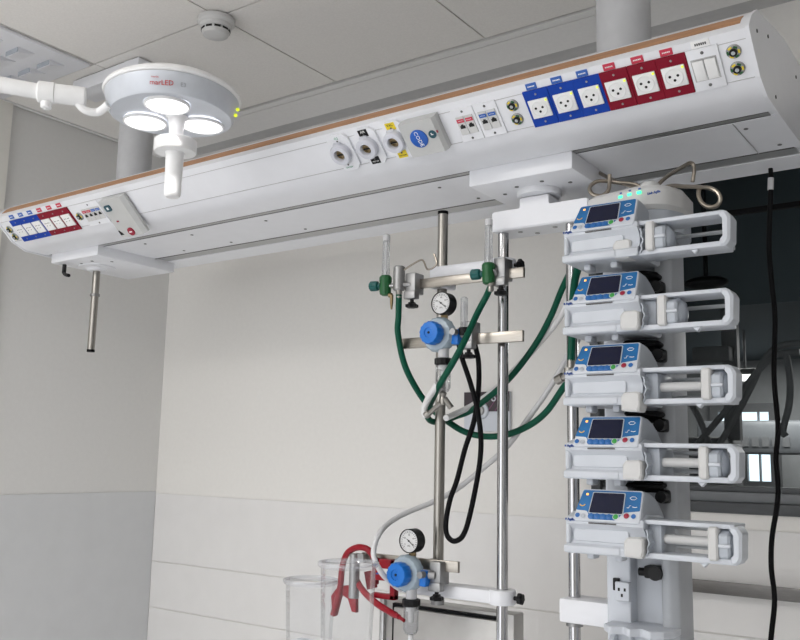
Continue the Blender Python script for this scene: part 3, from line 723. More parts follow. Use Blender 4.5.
hose('oxygen_hose', 'short green hose end with a metal fitting at the left edge of the middle pump', 'hose',
     [(571, 361, 1.76), (571.5, 350, 1.76), (572, 338, 1.76), (572, 322, 1.76), (573, 300, 1.76), (575, 280, 1.78), (580, 262, 1.80)], .0085, 'green')
b = B(); a = P(571, 360, Y=1.76); d = P(571, 371, Y=1.76); b.cyl(a, d, .0085, n=14); b.cyl(d, P(562, 378, Y=1.77), .0075, n=12); b.cyl(P(563, 377, Y=1.77), P(557, 380.5, Y=1.775), .0105, n=12); b.cyl(P(569, 372, Y=1.76), P(569, 368, Y=1.76), .011, n=12)
tag(obj('hose_fitting', b, 'steel'), 'metal hose fitting left of the middle pump, on the short green hose', 'fitting')
hose('vacuum_hose', 'thick white hose bending upward beside the upper trap jar, then up behind the top pump', 'hose',
     [(446, 418, 1.80), (456, 413.5, 1.86), (474, 404.5, 1.905), (499, 386, 1.915), (533, 350, 1.915), (558, 320, 1.90), (568, 300, 1.88), (577, 270, 1.84)], .0075, 'hosewhite')
hose('vacuum_hose', 'short white hose beside the trap jar of the upper regulator', 'hose',
     [(426.5, 417, 1.768), (424, 410, 1.765), (427, 401, 1.76), (433, 391, 1.74), (437.5, 384, 1.735)], .0078, 'hosewhite')
hose('suction_hose', 'long white hose sweeping from behind the pumps down to the lower regulator', 'hose',
     [(578, 340, 1.84), (567, 357, 1.88), (552, 384, 1.90), (530, 416, 1.90), (507, 446.5, 1.90), (482, 469, 1.90), (457, 489, 1.89), (432.5, 502, 1.87), (400, 516, 1.80), (381, 531, 1.73), (373.5, 553, 1.705), (381, 572, 1.70), (393, 584, 1.73), (402, 590, 1.748)], .0066, 'hosegrey')
hose('power_cable', 'black cable hanging in a long narrow loop between the two poles', 'cable',
     [(459, 345, 1.765), (462, 358, 1.765), (471, 385, 1.77), (478, 413, 1.775), (481, 446, 1.775), (476.5, 483, 1.775), (466, 529, 1.775), (456, 541, 1.775), (447.5, 536, 1.785), (446, 522, 1.79), (450, 500, 1.795), (457, 480, 1.80), (465, 449, 1.80), (474, 421, 1.80), (478.5, 390, 1.80), (478.5, 362, 1.79), (475, 345, 1.785)], .0062, 'rubber')
t = thing('hanging_cable', 'black cable hanging straight down in front of the window glass', 'cable', tuple(P(771, 630, Y=2.06)[:2])+(1.0,))
b = B(); b.tube([P(x, y, Y=2.06) for x, y in [(771, 187), (770.3, 205), (769, 247), (771.7, 283), (775, 319), (774, 376), (778, 427.5), (776, 458), (778, 485), (777, 506), (772, 538), (771.3, 567.5), (774.6, 600), (771, 639), (768, 690)]], .0055, n=10)
obj('cable', b, 'rubber', t)
b = B(); b.cyl(P(770.5, 190, Y=2.06), P(770.9, 178, Y=2.06), .0066, n=14); obj('ferrule', b, 'hosegrey', t)
a = P(771, 178, Y=2.06)
b = B(); b.cyl(a, Vector((a.x, 2.06, 2.165)), .005, n=10); obj('upper_lead', b, 'rubber', t)

# ------------------------------------------------------------------ wall plate with key ring
c0 = P(465, 393, Y=YB-.006); x0, x1 = -1.545, -1.375; z0, z1 = 1.587, 1.716
t = thing('wall_device_plate', 'dark purple and white wall plate with a round key lock, behind the poles', 'wall plate', ((x0+x1)/2, YB-.01, z0))
b = B(); b.box(x0, x1, YB-.014, YB-.001, z0, z1, r=.002); obj('back_plate', b, 'whiteplastic', t)
zm = z0+(z1-z0)*.50
b = B(); b.box(x0, x1, YB-.0155, YB-.0135, zm, z1, r=.0005, seg=1)
b.mi = 1
for k in range(6):
    xx = x0+.012+k*.026; w = .0022
    xe = xx+(z1-zm)*.75
    b.prism([(xx, zm+.001), (xx+w, zm+.001), (min(xe+w, x1-.001), z1-.001), (min(xe, x1-.003), z1-.001)], 'Y', YB-.0158, YB-.0152)
obj('dark_panel', b, ['purple', 'pink'], t)
kx, kz = P(480.5, 413, Y=YB-.02).x, zm+.003
b = B(); b.lathe([(.028, .014), (.028, .019), (.025, .022), (.016, .022), (.016, .017)], (kx, YB, kz), (0, -1, 0), n=32, cap=False); obj('lock_ring', b, 'whiteplastic', t)
b = B(); b.lathe([(.0155, .015), (.0155, .021), (.012, .024), (0, .024)], (kx, YB, kz), (0, -1, 0), n=24); b.mi = 1; b.box(kx-.002, kx+.002, YB-.0245, YB-.0238, kz-.007, kz+.007); obj('key_lock', b, ['dullmetal', 'hole'], t)
for xx in (P(496, 399.5, Y=YB).x, P(507, 400, Y=YB).x):
    b = B(); b.lathe([(.0085, .015), (.0085, .0175), (.005, .0175), (.005, .015)], (xx, YB, zm+.041), (0, -1, 0), n=20, cap=False); obj('round_mark', b, 'whiteplastic', t)

# ------------------------------------------------------------------ suction jars, red tubing, cabinet
def jar(label, px, py, y, r, h):
    c = P(px, py, Y=y); t = thing('suction_jar', label, 'suction jar', (c.x, y, c.z-h), 'clear suction jars')
    z = c.z
    b = B(); b.lathe([(r*.80, z-h+.012), (r*.82, z-h+.02), (r*.92, z-.012), (r*.93, z)], (c.x, y, 0), n=40, cap=False); b.lathe([(r*.82, z-h), (r*.83, z-h+.010), (r*.80, z-h+.014), (r*.5, z-h+.018), (r*.28, z-h+.03), (0, z-h+.034)], (c.x, y, 0), n=40, cap=False); bd = obj('body', b, 'clear', t)
    b = B(); b.lathe([(r*.925, z-.010), (r*.98, z-.008), (r*1.03, z-.004), (r*1.03, z+.002), (r*.985, z+.003), (r*.975, z-.002), (r*.925, z-.004)], (c.x, y, 0), n=44, cap=False); obj('rim', b, 'clearthick', t)
    vx = Vector((c.x, y, 0)); 
    for k in range(int(h/.014)-2):
        zz = z-.03-k*.014; a0 = math.radians(203); rr = r*(.92-.10*(.03+k*.014)/h)+.0006
        b = B(); b.m = Matrix.Translation(vx) @ Matrix.Rotation(a0, 4, 'Z'); b.box(rr-.0008, rr+.0004, -.008 if k % 2 else -.012, .004, zz-.0008, zz+.0008); obj('scale_mark', b, 'hosewhite', bd)
    return t, c
jar('taller clear suction jar nearest the lower regulator, its rim in front of the red tubing', 348.5, 563, 1.62, .0675, .235)
jar('lower clear suction jar furthest left, at the bottom edge', 311, 580, 1.76, .068, .182)
bz = P(348.5, 563, Y=1.62).z-.235
t = thing('suction_trolley', 'white trolley top below the suction jars', 'trolley', (-1.4, 1.68, 0))
b = B(); b.box(-1.62, -1.20, 1.54, 1.85, bz-.03, bz-.0005, r=.008); obj('top', b, 'whiteplastic', t)
b = B(); b.box(-1.60, -1.22, 1.56, 1.83, .08, .10, r=.008); obj('lower_shelf', b, 'whiteplastic', t)
z2 = P(311, 580, Y=1.76).z-.182
for x, y in ((-1.6, 1.56), (-1.22, 1.56), (-1.6, 1.83), (-1.22, 1.83)):
    b = B(); b.cyl((x, y, .06), (x, y, bz-.03), .012, n=14); l = obj('leg', b, 'steel', t)
    b = B(); b.cyl((x-.012, y, .03), (x+.012, y, .03), .03, n=20); b.cyl((x, y, .03), (x, y, .07), .012, n=10); obj('caster', b, 'rubber', l)

t = thing('red_tubing_set', 'red rubber tubing looped behind the clear suction jar with red clips', 'tubing', tuple(P(345, 610, Y=1.80)[:2])+(P(345, 615, Y=1.8).z,))
b = B(); b.tube([P(x, y, Y=yy) for x, y, yy in [(333, 615, 1.80), (337, 602, 1.80), (340.5, 585, 1.80), (342.5, 566, 1.79), (347.5, 553, 1.775), (357, 547.5, 1.765), (367, 549, 1.76), (374, 558, 1.765), (378, 572, 1.77)]], .0078, n=12); obj('tube', b, 'redhose', t)
b = B(); b.tube([P(x, y, Y=yy) for x, y, yy in [(353, 571, 1.79), (358, 583, 1.78), (366, 594, 1.76), (378, 604.5, 1.75), (390, 612, 1.74), (399, 617, 1.73)]], lambda q: .0078 if q < .93 else .006, n=12); b.cyl(P(399, 617, Y=1.73), P(404, 620.5, Y=1.725), .0042, n=10); obj('tube', b, 'redhose', t)
for pts in ([(330, 596), (336, 588), (341, 590), (338, 601), (334, 616), (331.5, 617)], [(340, 586), (354, 585), (355, 592), (355, 613), (351, 612), (347, 599), (341, 595)], [(363, 572), (373, 570), (374, 588), (366, 590)]):
    b = B(); b.prism([(P(x, y, Y=1.80).x, P(x, y, Y=1.80).z) for x, y in pts], 'Y', 1.803, 1.815, bev=.001); obj('clip', b, 'redhose', t)
# red frame bracket on the lower rail
t = thing('red_bracket', 'red plastic bracket clipped to the lower rail behind the blue knob', 'bracket', tuple(P(385, 599, Y=1.76)[:2])+(P(385, 599, Y=1.76).z,))
x0, x1 = P(373, 575, Y=1.77).x, P(396, 575, Y=1.77).x; za, zb = P(385, 599, Y=1.77).z, P(385, 559, Y=1.77).z
b = B(); w = .010
for a in [(x0, x0+w, za+.03, zb), (x1-w-.004, x1, za, zb), (x0, x1, za, za+.012), (x0, x1, za+.042, za+.056), (x0+.02, x1, zb-.022, zb)]: b.box(a[0], a[1], 1.764, 1.7825, a[2], a[3], r=.002)
obj('frame', b, 'redhose', t)
b = B(); b.box(x0+.012, x0+.024, 1.765, 1.779, za+.05, zb-.026, r=.001); obj('inlay', b, 'textblue', t, label='blue strip')

cab = thing('equipment_cabinet', 'beige grey steel cabinet front with a black door seal behind the lower clamp arm', 'cabinet', (-1.2, 1.93, 0))
b = B(); b.box(-1.386, -1.018, 1.905, 1.955, .10, 1.142, r=.003); obj('body', b, 'cabinet', cab)
b = B(); b.box(-1.350, -1.048, 1.888, 1.901, .14, 1.126, r=.003); dr = obj('door', b, 'cabinet', cab)
for a in [(-1.357, -1.350, .134, 1.134), (-1.048, -1.0415, .134, 1.134), (-1.350, -1.048, 1.1275, 1.134), (-1.350, -1.048, .134, .140)]:
    b = B(); b.box(a[0], a[1], 1.893, 1.9055, a[2], a[3]); obj('seal', b, 'rubber', dr)
b = B(); b.box(-1.400, -1.386, 1.895, 1.95, .10, 1.150, r=.003); obj('corner_post', b, 'alu', cab)
b = B(); b.box(-1.37, -1.04, 1.91, 1.95, 0, .1); obj('plinth', b, 'slot', cab)

# ------------------------------------------------------------------ surgical lamp
LC = Vector((-1.535, 1.248, 2.241)); tocam = Vector((1.535, -1.248, 0)).normalized(); side = Vector((tocam.y, -tocam.x, 0))  # side = image left
lamp = thing('surgical_lamp', 'round silver surgical lamp with three lit lenses and a white handle', 'surgical lamp', (LC.x, LC.y, LC.z-.11))
a0 = math.atan2(tocam.y, tocam.x)
wx = Vector((0, 0, 1)).orthogonal().normalized(); wa = math.atan2(wx.y, wx.x)
lob = lambda t: 1+.022*math.cos(3*(t+wa-a0))
b = B(); b.lathe([(0, .006), (.095, .006), (.124, .003), (.133, .004), (.138, .010), (.147, .042), (.148, .048)], LC, n=72, cap=False, lobes=lob); hd = obj('head', b, 'lamphead', lamp)
b = B(); b.lathe([(.146, .048), (.151, .050), (.153, .054), (.151, .060), (.135, .070), (.08, .078), (0, .080)], LC, n=72, cap=False, lobes=lob); obj('rim', b, 'lampwhite', lamp)
for k in range(3):
    a = a0-.15+2*PI*k/3; d = Vector((math.cos(a), math.sin(a), 0)); c = LC+d*.074
    b = B(); b.lathe([(.049, .004), (.049, -.001), (.046, -.003), (.044, -.001)], c, n=36, cap=False); ln = obj('lens_bezel', b, 'lampwhite', hd)
    b = B(); b.lathe([(.045, -.0005), (.03, -.0025), (0, -.003)], c, n=36, cap=False); obj('lens', b, 'lens', lamp)
HC = LC-side*.012
b = B(); b.lathe([(.026, .004), (.019, -.004), (.016, -.025), (.016, -.050)], HC, n=28); obj('handle_mount', b, 'lampwhite', lamp)
b = B(); b.lathe([(.044, -.050), (.047, -.052), (.047, -.076), (.045, -.079), (.022, -.080), (.020, -.084), (.0185, -.176), (.015, -.182), (0, -.183)], HC, n=36); obj('handle', b, 'lampwhite', lamp)
rd = -side
for k, zz in enumerate((.016, .030)):
    d = (rd*.985+tocam*.17).normalized(); c = LC+d*(.1415+.0042*k)+Vector((0, 0, zz)); b = B(); b.ball(c, .0042); obj('status_light', b, 'lime', lamp)
tc = (tocam*.985+side*.17).normalized(); tx = -Vector((tc.y, -tc.x, 0)); nn = (tc*.95-Vector((0, 0, .31))).normalized()
upv = nn.cross(tx).normalized(); upv = upv if upv.z > 0 else -upv
b = B()
letters(b, 'marLED', .015, frame(LC+tc*.1455+Vector((0, 0, .022)), tx, upv, nn)); letters(b, 'martin', .006, frame(LC+tc*.1490+Vector((0, 0, .033))-tx*.014, tx, upv, nn))
b.mi = 1; letters(b, 'E3', .012, frame(LC+tx*.044+Vector((0, 0, .022))+tc*.1395, (tx-tc*.28).normalized(), upv, nn))
obj('lettering', b, ['textred', 'textgrey'], lamp)
# yoke and spring arm to the left
A0 = LC+side*.190+Vector((0, 0, .026))
ya = [LC+side*.135+tocam*.02+Vector((0, 0, .008)), LC+side*.156+Vector((0, 0, -.004)), LC+side*.177+Vector((0, 0, -.006)), LC+side*.194+Vector((0, 0, .004)), LC+side*.204+Vector((0, 0, .022))]
b = B(); b.tube(ya, .009, n=14); obj('yoke', b, 'lampwhite', lamp)
A1 = A0+side*.062; A2 = A1+side*.028; A3 = A2+side*.30+Vector((0, 0, .02))
b = B(); b.cyl(A0-side*.006, A1, .0215, n=28, bev=.003); b.cyl(A1-side*.005, A2+side*.004, .0235, n=28, bev=.003); b.cyl(A1+side*.012+Vector((0, 0, -.02)), A1+side*.012+Vector((0, 0, -.037)), .012, n=16, bev=.003); b.cyl(A1+side*.012+Vector((0, 0, -.034)), A1+side*.012+Vector((0, 0, -.039)), .005, n=10); obj('arm_joint', b, 'lampwhite', lamp)
b = B(); b.cyl(A2, A3, .017, r2=.019, n=28); b.cyl(A3, Vector((A3.x, A3.y, A3.z+.02)), .03, n=24); b.cyl(A3, Vector((A3.x, A3.y, ZT)), .022, n=24); obj('arm', b, 'lampwhite', lamp)

# ------------------------------------------------------------------ infusion pump rack
rack = thing('infusion_pump_rack', 'white column rack with green status lights and wire hooks holding the five pumps', 'pump rack', (-.63, 1.80, .86))
b = B()
b.prism(rpoly([(-.722, 1.74), (-.672, 1.74), (-.672, 1.775), (-.612, 1.775), (-.602, 1.742), (-.590, 1.738), (-.580, 1.752), (-.580, 1.83), (-.722, 1.83)], [.006, .004, .004, .004, .010, .008, .010, .01, .006], 3), 'Z', .86, 1.98)
obj('column', b, 'whiteplastic', rack)
b = B(); b.prism(rpoly([(-.612, 1.742), (-.594, 1.736), (-.5775, 1.75), (-.5775, 1.836), (-.612, 1.836)], .012, 4), 'Z', .86, 1.985); obj('side_profile', b, 'columnshade', rack)  # strip in the shade-darkened colour
# hood with the status lights
hp = [(-.728, 1.672), (-.60, 1.645), (-.558, 1.665), (-.538, 1.72), (-.545, 1.80), (-.57, 1.85), (-.72, 1.85)]
b = B(); b.prism(rpoly(hp, [.02, .05, .05, .05, .03, .03, .03], 5), 'Z', 1.992, 2.040, bev=.008); hood = obj('hood', b, 'creamplastic', rack)
b = B(); b.prism(rpoly([(x*1.0+(-.62-x)*.06, y+(1.76-y)*.10) for x, y in hp], [.02, .05, .05, .05, .03, .03, .03], 5), 'Z', 1.950, 1.9925); obj('hood_base', b, 'paleplastic', rack)
def hoodpt(px, py):      # point on the hood's front face
    n = Vector((.128*.0, 0, 0)); a = Vector((-.728, 1.672, 0)); d = Vector((.128, -.027, 0)); nrm = Vector((-d.y, d.x, 0)).normalized()
    ray = P(px, py, Y=1.66)-Vector((0, 0, CAMZ)); t = a.dot(nrm)/ray.dot(nrm); return ray*t+Vector((0, 0, CAMZ))
hx = Vector((.128, -.027, 0)).normalized(); hn = Vector((hx.y, -hx.x, 0))
for px, py in ((620.5, 196.5), (629.5, 194), (639, 192)):
    c = hoodpt(px, py+.5)
    b = B(); b.m = frame(c, hx, (0, 0, 1), hn); b.box(-.0048, .0048, -.0028, .0028, -.002, .0016, r=.001); obj('status_light', b, 'ledgreen', hood)
    b = B(); b.m = frame(c+Vector((.001, 0, .0075)), hx, (0, 0, 1), hn); b.box(-.0025, .0025, -.0015, .0015, -.001, .0008); obj('symbol', b, 'textblue', hood)
b = B(); letters(b, 'Link Agilia', .0068, frame(hoodpt(654, 192.5)+hn*.0004+Vector((0, 0, 0)), hx, (0, 0, 1), hn), depth=.0012); obj('lettering', b, 'textblue', hood)
hub = P(650, 186, Y=1.74); hub.z = 2.040
b = B(); b.lathe([(.022, 0), (.020, .012), (.0195, .026), (.016, .030)], hub, n=24); obj('hook_hub', b, 'creamplastic', rack)
H0 = hub+Vector((0, 0, .010))
def hook(pts):
    b = B(); b.tube(pts, .0042, n=10, smooth=6); obj('wire_hook', b, 'hookwire', rack)
hook([H0]+[P(x, y, Y=yy) for x, y, yy in [(635, 184.5, 1.73), (618, 182.5, 1.72), (606, 181, 1.71), (597, 181.5, 1.70), (590.5, 186, 1.69), (590, 191, 1.685), (594, 195, 1.685), (602, 195.5, 1.69), (608, 191, 1.695), (609.5, 183, 1.70), (609.5, 174.5, 1.70)]])
hook([H0]+[P(x, y, Y=yy) for x, y, yy in [(664, 179, 1.76), (675, 171.5, 1.79), (685, 165.5, 1.82), (690, 163, 1.83), (693.5, 165, 1.835), (694, 172, 1.835), (692.5, 182, 1.835)]])
hook([H0]+[P(x, y, Y=yy) for x, y, yy in [(670, 186, 1.71), (685, 186.5, 1.68), (699, 187, 1.66), (709, 188, 1.645), (717, 192, 1.64), (720.3, 199, 1.64), (717, 205.5, 1.645), (709, 207, 1.65), (702, 203, 1.655), (698.5, 195, 1.66), (699.5, 187.5, 1.665)]])
hook([H0]+[P(x, y, Y=yy) for x, y, yy in [(634, 187, 1.77), (618, 182, 1.80), (603, 175, 1.85), (594, 169, 1.88)]])
# clamp block between column and boom pole, socket, plug, bottom tray
zc = P(584, 614, Y=1.79).z
b = B(); b.box(-.853, -.722, 1.795, 1.868, zc-.024, zc+.026, r=.006); bl = obj('pole_clamp', b, 'white', rack)
b = B(); b.cyl((-.832, YP, zc-.034), (-.832, YP, zc-.0235), .018, n=20); obj('collar', b, 'dullmetal', bl)
a = P(617, 584, Y=1.739); b = B(); b.box(a.x-.0065, a.x+.0065, 1.732, 1.7405, a.z-.012, a.z+.012, r=.002); obj('data_port', b, 'black', rack)
a = P(624.5, 591, Y=1.739); b = B(); b.box(a.x-.0145, a.x+.0145, 1.725, 1.7405, a.z-.018, a.z+.018, r=.002)
b.mi = 1
for dx, dz in ((-.006, .004), (.006, .004), (0, -.007)): b.box(a.x+dx-.002, a.x+dx+.002, 1.7245, 1.726, a.z+dz-.003, a.z+dz+.003)
obj('mains_inlet', b, ['whiteplastic', 'hole'], rack)
a = P(655, 572, Y=1.76); b = B(); b.box(a.x-.018, a.x+.020, 1.745, 1.776, a.z-.012, a.z+.012, r=.004); b.cyl((a.x+.008, 1.748, a.z), (a.x+.008, 1.735, a.z), .014, n=18); b.cyl((a.x-.03, 1.755, a.z-.001), (a.x-.016, 1.755, a.z-.001), .008, n=12); obj('plug', b, 'black', rack)
tz = P(640, 628, Y=1.72).z
tp = [(-.712, 1.772), (-.712, 1.70), (-.690, 1.672), (-.668, 1.690), (-.650, 1.668), (-.632, 1.690), (-.612, 1.672), (-.590, 1.69), (-.578, 1.715), (-.578, 1.772)]
b = B(); b.prism(rpoly(tp, .006, 3), 'Z', tz-.010, tz+.004, bev=.002); b.prism([(1.70, tz-.04), (1.772, tz-.06), (1.772, tz+.03), (1.762, tz+.03), (1.76, tz)], 'X', -.71, -.70); b.box(-.71, -.585, 1.755, 1.7745, tz-.05, tz-.008, r=.004); obj('bottom_tray', b, 'whiteplastic', rack)

# ------------------------------------------------------------------ syringe pumps: local x right, y back, z up from the front lower lip
PX, PY = -.737, 1.58
Z5 = [CAMZ+.386-.13675*i-(.003, .009, .009, .010, .010)[i] for i in range(5)]
pump = thing('syringe_pump', 'top syringe pump of the stack, its pusher drawn fully in', 'infusion pump', (PX, PY, Z5[0]), 'syringe pumps stacked on the rack')
O = Vector((PX, PY, Z5[0]))
def PB(m=None):
    b = B(); b.m = Matrix.Translation(O) @ (m or Matrix()); return b
side_prof = [(.001, .000), (-.001, .004), (-.001, .013), (.003, .0165), (.008, .0180), (.012, .025), (.0135, .034), (.011, .043), (.005, .0495), (.0, .054), (.001, .066), (.03, .075), (.10, .072), (.125, .06), (.128, .004), (.12, 0)]
b = PB(); b.prism(side_prof, 'X', .002, .152, bev=.0025); body = obj('body', b, 'whiteplastic', pump, angle=40)
b = PB(); b.box(-.0015, .110, -.003, .012, .0005, .0155, r=.004, seg=3); obj('lower_lip', b, 'whiteplastic', body)
b = PB(); b.box(.0, .010, .002, .03, .016, .058, r=.005, seg=3); obj('end_cheek', b, 'whiteplastic', body)
b = PB(); b.prism(rpoly([(.014, .022), (.122, .022), (.122, .046), (.014, .044)], .006), 'Y', .0085, .013, bev=.0015); obj('cradle', b, 'whiteplastic', body)
hood_prof = [(.004, .060), (.0265, .1145), (.032, .1165), (.055, .114), (.080, .105), (.105, .090), (.125, .072), (.138, .056), (.140, .04), (.02, .045)]
b = PB(); b.prism(hood_prof, 'X', .026, .1465, bev=.003); obj('display_housing', b, 'paleplastic', pump, angle=40)
du = Vector((0, .0245, .0515)).normalized(); dn = Vector((0, -du.z, du.y))
DM = frame(Vector((-.00524, -.0012, .0595)), (1.064, 0, 0), du*1.065, dn)
b = PB(DM); b.prism(rpoly([(.0205, .000), (.1430, .000), (.1420, .0600), (.0315, .0600)], [.006, .006, .005, .006], 4), 'Z', -.012, .0025, bev=.0015); dp = obj('display_panel', b, 'whiteplastic', pump)
b = PB(DM)
bl = [(.0245, .0195), (.046, .0185), (.052, .006), (.056, .0035), (.098, .0035), (.104, .008), (.113, .0185), (.1405, .0225), (.1395, .0572), (.0330, .0572)]
b.prism(rpoly(bl, [.003, .008, .004, .003, .003, .004, .006, .002, .003, .004], 3), 'Z', .0024, .0031)
obj('blue_overlay', b, 'dispblue', dp)
b = PB(DM); b.prism(rpoly([(.0485, .0135), (.1125, .0135), (.1115, .0540), (.0515, .0540)], .003), 'Z', .003, .0038); sc = obj('screen_bezel', b, 'paleplastic', dp)
b = PB(DM); b.prism(rpoly([(.0503, .0152), (.1108, .0152), (.1098, .0525), (.0530, .0525)], .0025), 'Z', .0037, .0042); obj('screen', b, 'screen', sc)
for k, x in enumerate((.0545, .0655, .0765, .0875)):
    b = PB(DM); b.lathe([(.0052, .003), (.0052, .0038), (.0044, .0042), (0, .0042)], (x, .0092, 0), n=20); b.mi = 1; b.lathe([(.0058, .0029), (.0058, .0033)], (x, .0092, 0), n=20)
    b.mi = 1
    t_ = math.pi*(0 if k in (2, 3) else 1); s_ = 1 if k in (0, 1) else -1
    b.prism([(x-.0018, .0092-.001*s_), (x+.0018, .0092-.001*s_), (x, .0092+.0016*s_)], 'Z', .0042, .0044)
    obj('key', b, ['btnblue', 'dispblue'], dp)
def key(x, v, r, m, ring, nm='key', lab=None):
    b = PB(DM); b.lathe([(r, .003), (r, .0038), (r*.84, .0043), (0, .0043)], (x, v, 0), n=20)
    b.mi = 1; b.lathe([(r*1.22, .0028), (r*1.22, .0034)], (x, v, 0), n=20); obj(nm, b, [m, ring], dp, label=lab)
key(.0995, .0100, .0046, 'grnbtn', 'whiteplastic', 'start_key', 'green start key'); key(.1185, .0125, .0048, 'buttonred', 'whiteplastic', 'stop_key', 'red stop key'); key(.1310, .0125, .0042, 'btnblue', 'whiteplastic')
key(.0295, .0095, .0042, 'btnblue', 'whiteplastic'); key(.0400, .0085, .0040, 'paleplastic', 'whiteplastic')
b = PB(DM); b.box(.0395, .0435, .0475, .0510, .003, .0038); obj('warning_light', b, 'orange', dp)
b = PB(DM)
for k in range(8):
    a0_ = math.radians(205+k*16.5); a1_ = math.radians(205+(k+1)*16.5); cx, cy = .0352, .0325
    b.prism([(cx+.0062*math.cos(a0_), cy+.0062*math.sin(a0_)), (cx+.0062*math.cos(a1_), cy+.0062*math.sin(a1_)), (cx+.0046*math.cos(a1_), cy+.0046*math.sin(a1_)), (cx+.0046*math.cos(a0_), cy+.0046*math.sin(a0_))], 'Z', .003, .0034)
obj('amber_arc', b, 'amber', dp)
b = PB(DM)
b.tube([(.1200, .0455, .0034), (.1235, .0480, .0034), (.1290, .0480, .0034), (.1325, .0455, .0034), (.1290, .0425, .0034), (.1235, .0425, .0034), (.1200, .0455, .0034)], .0005, n=6, smooth=0)
obj('symbol', b, 'textwhite', dp)
b = PB(DM); b.tube([(.117, .0275, .0034), (.1205, .0275, .0034), (.1215, .0315, .0034), (.1240, .0315, .0034)], .0005, n=6, smooth=0); b.tube([(.1265, .0295, .0034), (.1315, .0285, .0034), (.1350, .0295, .0034)], .0006, n=6, smooth=0); obj('symbol', b, 'textwhite', dp)
b = PB(); 
for k in range(15): b.box(.0485+k*.0036, .0512+k*.0036, -.0022, .004, .0556, .0580)
obj('speaker_grille', b, 'slot', body)
b = PB(); letters(b, 'Agilia', .0068, frame(Vector((.0135, -.0005, .0615)), (1, 0, 0), (0, 0, 1), (0, -1, 0)), depth=.0014); b.box(.0015, .0035, -.001, .0016, .060, .0635); obj('lettering', b, 'textblue', body)
# barrel clamp, flange rest and guard
b = PB(); b.prism(rpoly([(.119, .002), (.151, .000), (.155, .010), (.155, .034), (.148, .037), (.125, .036), (.119, .028)], .004, 3), 'Y', -.010, .03, bev=.003); clampo = obj('barrel_clamp', b, 'creamplastic', pump)
b = PB(); wv = [(q.x, q.y) for q in catmull([Vector((x, z, 0)) for x, z in [(.1540, .004), (.1575, .012), (.1565, .019), (.1605, .028), (.1570, .037), (.1575, .044), (.1550, .051)]], 5)]
wv2 = [(x+.0025, z) for x, z in wv[::-1]]
b.prism(wv+wv2, 'Y', .003, .075); obj('flange_rest', b, 'paleplastic', pump)
b = PB(); b.box(.150, .176, .028, .105, .006, .060, r=.004); obj('guide_block', b, 'paleplastic', pump)
b = PB()
b.box(.140, .3085, .012, .080, .0600, .0680, r=.002); b.box(.140, .3085, .008, .070, .0005, .0105, r=.002)
b.prism(rpoly([(.3000, .0005), (.3110, .001), (.3190, .010), (.3210, .053), (.3140, .064), (.3000, .068), (.3000, .059), (.3065, .053), (.3065, .016), (.3000, .0115)], [.003, .006, .008, .010, .006, .003, .002, .004, .004, .002], 4), 'Y', .005, .052, bev=.004)
obj('guard', b, 'whiteplastic', pump)
b = PB(); b.prism([(.247, .001), (.262, .001), (.2545, -.0075)], 'Y', .012, .026, bev=.001); obj('guard_tab', b, 'whiteplastic', pump)
b = PB(); b.cyl((.175, .110, .052), (.300, .110, .052), .004, n=10); b.cyl((.175, .110, .018), (.300, .110, .018), .004, n=10); obj('drive_rod', b, 'greyplastic', pump)
# pusher head (moved per pump)
HX = .1706
b = PB(); b.prism(rpoly([(-.0015, .006), (.0, .0630), (.072, .0630), (.072, .006)], .006, 3), 'X', HX-.004, HX+.013, bev=.003); pus = obj('pusher_head', b, 'creamplastic', pump)
b = PB(); b.lathe([(.028, .0), (.0275, .012), (.022, .022), (.012, .028), (0, .030)], (HX+.012, .036, .032), (1, 0, 0), n=28); b.prism(rpoly([(.004, .012), (.004, .050), (.030, .060), (.07, .058), (.07, .006), (.03, .004)], .006, 3), 'X', HX+.010, HX+.032, bev=.004); obj('grip', b, 'paleplastic', pus)
b = PB(); b.box(HX+.013, HX+.034, -.0005, .012, .029, .035, r=.002); obj('release_lever', b, 'whiteplastic', pus)
b = PB(); b.cyl((HX-.115, .046, .034), (HX+.002, .046, .034), .0088, n=20, bev=.002); obj('pusher_rod', b, 'creamplastic', pus)
# rear docking clamp
b = PB(); b.box(.03, .10, .125, .150, .01, .06, r=.006); b.box(.045, .095, .148, .16, .016, .05, r=.004); obj('rear_clamp', b, 'greyplastic', pump)
for fx in (.03, .085):
    b = PB(); b.box(fx, fx+.015, .03, .06, -.012, .001, r=.004); obj('foot', b, 'whiteplastic', pump)
heads = [.1706, .1898, .2656, .2570, .2690]
labs = [None, 'second syringe pump from the top, its pusher drawn nearly in', 'middle syringe pump of the five, its barrel clamp hanging low',
        'fourth syringe pump from the top, with a small red stain on its lip', 'lowest syringe pump of the stack, above the mains inlet']
pumps = [pump]
for i in range(1, 5):
    c = copy_tree(pump); c.location = (PX, PY, Z5[i]); c['label'] = labs[i]; pumps.append(c)
for i, c in enumerate(pumps):
    for ch in c.children:
        n = ch.name.split('.')[0]
        if n == 'pusher_head': ch.location.x += heads[i]-HX
        if n == 'barrel_clamp':
            ch.location = Vector(ch.location)+Vector([(-.018, .014, -.002), (0, 0, 0), (0, -.002, -.014), (0, 0, 0), (0, 0, 0)][i])
O = Vector((PX, PY, Z5[3]))
ORG['stain'] = O
b = PB(); b.box(.057, .064, -.0036, -.0028, .0080, .0110, r=.0003); b.box(.062, .067, -.0036, -.0028, .0098, .0118, r=.0003)
st = obj('stain', b, 'textred', pumps[3], label='small reddish stain')
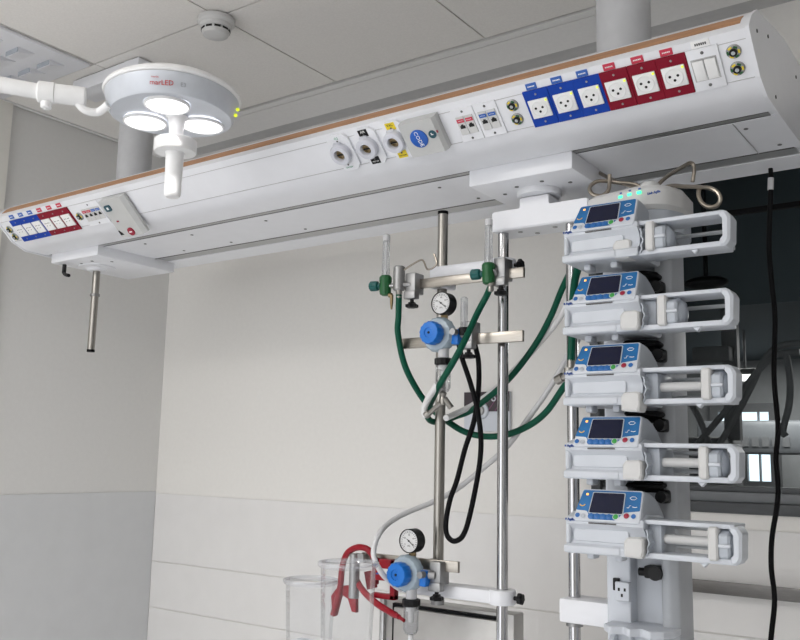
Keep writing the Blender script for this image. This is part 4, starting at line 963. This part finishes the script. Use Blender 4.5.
# docking connectors behind each pump, parts of the rack
for i in range(5):
    z = Z5[i]
    b = B(); b.box(-.70, -.612, 1.735, 1.776, z+.008, z+.062, r=.005); dk = obj('dock', b, 'paleplastic', rack)
    b = B(); b.box(-.606, -.586, 1.715, 1.742, z+.092, z+.118, r=.005); b.cyl((-.594, 1.72, z+.105), (-.594, 1.70, z+.105), .011, n=14); obj('release_knob', b, 'black', rack)
    if i:
        b = B(); b.prism(rpoly([(-.650, 1.66), (-.605, 1.66), (-.585, 1.69), (-.59, 1.735), (-.66, 1.735)], .012, 3), 'Z', z+.1215, z+.1305, bev=.003); b.box(-.655, -.60, 1.715, 1.775, z+.112, z+.134, r=.004); obj('dock_connector', b, 'rubber', rack)
# ------------------------------------------------------------------ camera, light, world
cam = bpy.data.cameras.new('camera'); co = bpy.data.objects.new('camera', cam); C.objects.link(co)
cam.sensor_fit = 'HORIZONTAL'; cam.sensor_width = 36; cam.lens = F*36/800; cam.clip_start = .01
right = Vector((RX[0], RY[0], RZ[0])); up = -Vector((RX[1], RY[1], RZ[1])); back = -Vector((RX[2], RY[2], RZ[2]))
co.matrix_world = frame(Vector((0, 0, CAMZ)), right, up, back)
S.camera = co

def area(name, loc, rot, sx, sy, power, col=(1, 1, 1)):
    l = bpy.data.lights.new(name, 'AREA'); l.shape = 'RECTANGLE'; l.size = sx; l.size_y = sy; l.energy = power; l.color = col
    o = bpy.data.objects.new(name, l); C.objects.link(o); o.location = loc; o.rotation_euler = rot; return o
area('ceiling_lamp', (-2.0, -.5, 2.77), (0, 0, 0), 1.2, .6, 26, (1, .97, .94))
area('ceiling_lamp', (.6, -1.6, 2.77), (0, 0, 0), 1.2, .6, 16, (1, .97, .94))
area('window_light', (-1.9, -2.9, 1.45), (PI/2, 0, PI), 2.2, 2.2, 290, (.96, .98, 1))
area('next_room_fill', (-.6, 4.7, 2.10), (0, 0, 0), 1.6, .6, 22, (1, .97, .94))  # unseen fill light added to brighten the room behind the glass
for k in range(3):
    a = a0+2*PI*k/3
    l = bpy.data.lights.new('lamp_beam', 'SPOT'); l.energy = 40; l.spot_size = 1.0; l.spot_blend = .6; l.shadow_soft_size = .04; l.color = (1, .98, .97)
    o = bpy.data.objects.new('lamp_beam', l); C.objects.link(o); o.location = LC+Vector((math.cos(a), math.sin(a), 0))*.073+Vector((0, 0, -.05))
w = bpy.data.worlds.new('world'); S.world = w; w.use_nodes = True
bg = w.node_tree.nodes['Background']; bg.inputs['Color'].default_value = (.97, .98, 1, 1); bg.inputs['Strength'].default_value = 1.7
S.view_settings.view_transform = 'Standard'; S.view_settings.look = 'None'; S.view_settings.gamma = 1; S.view_settings.exposure = .5
S.view_settings.use_curve_mapping = False
S.cycles.max_bounces = 10; S.cycles.transparent_max_bounces = 24
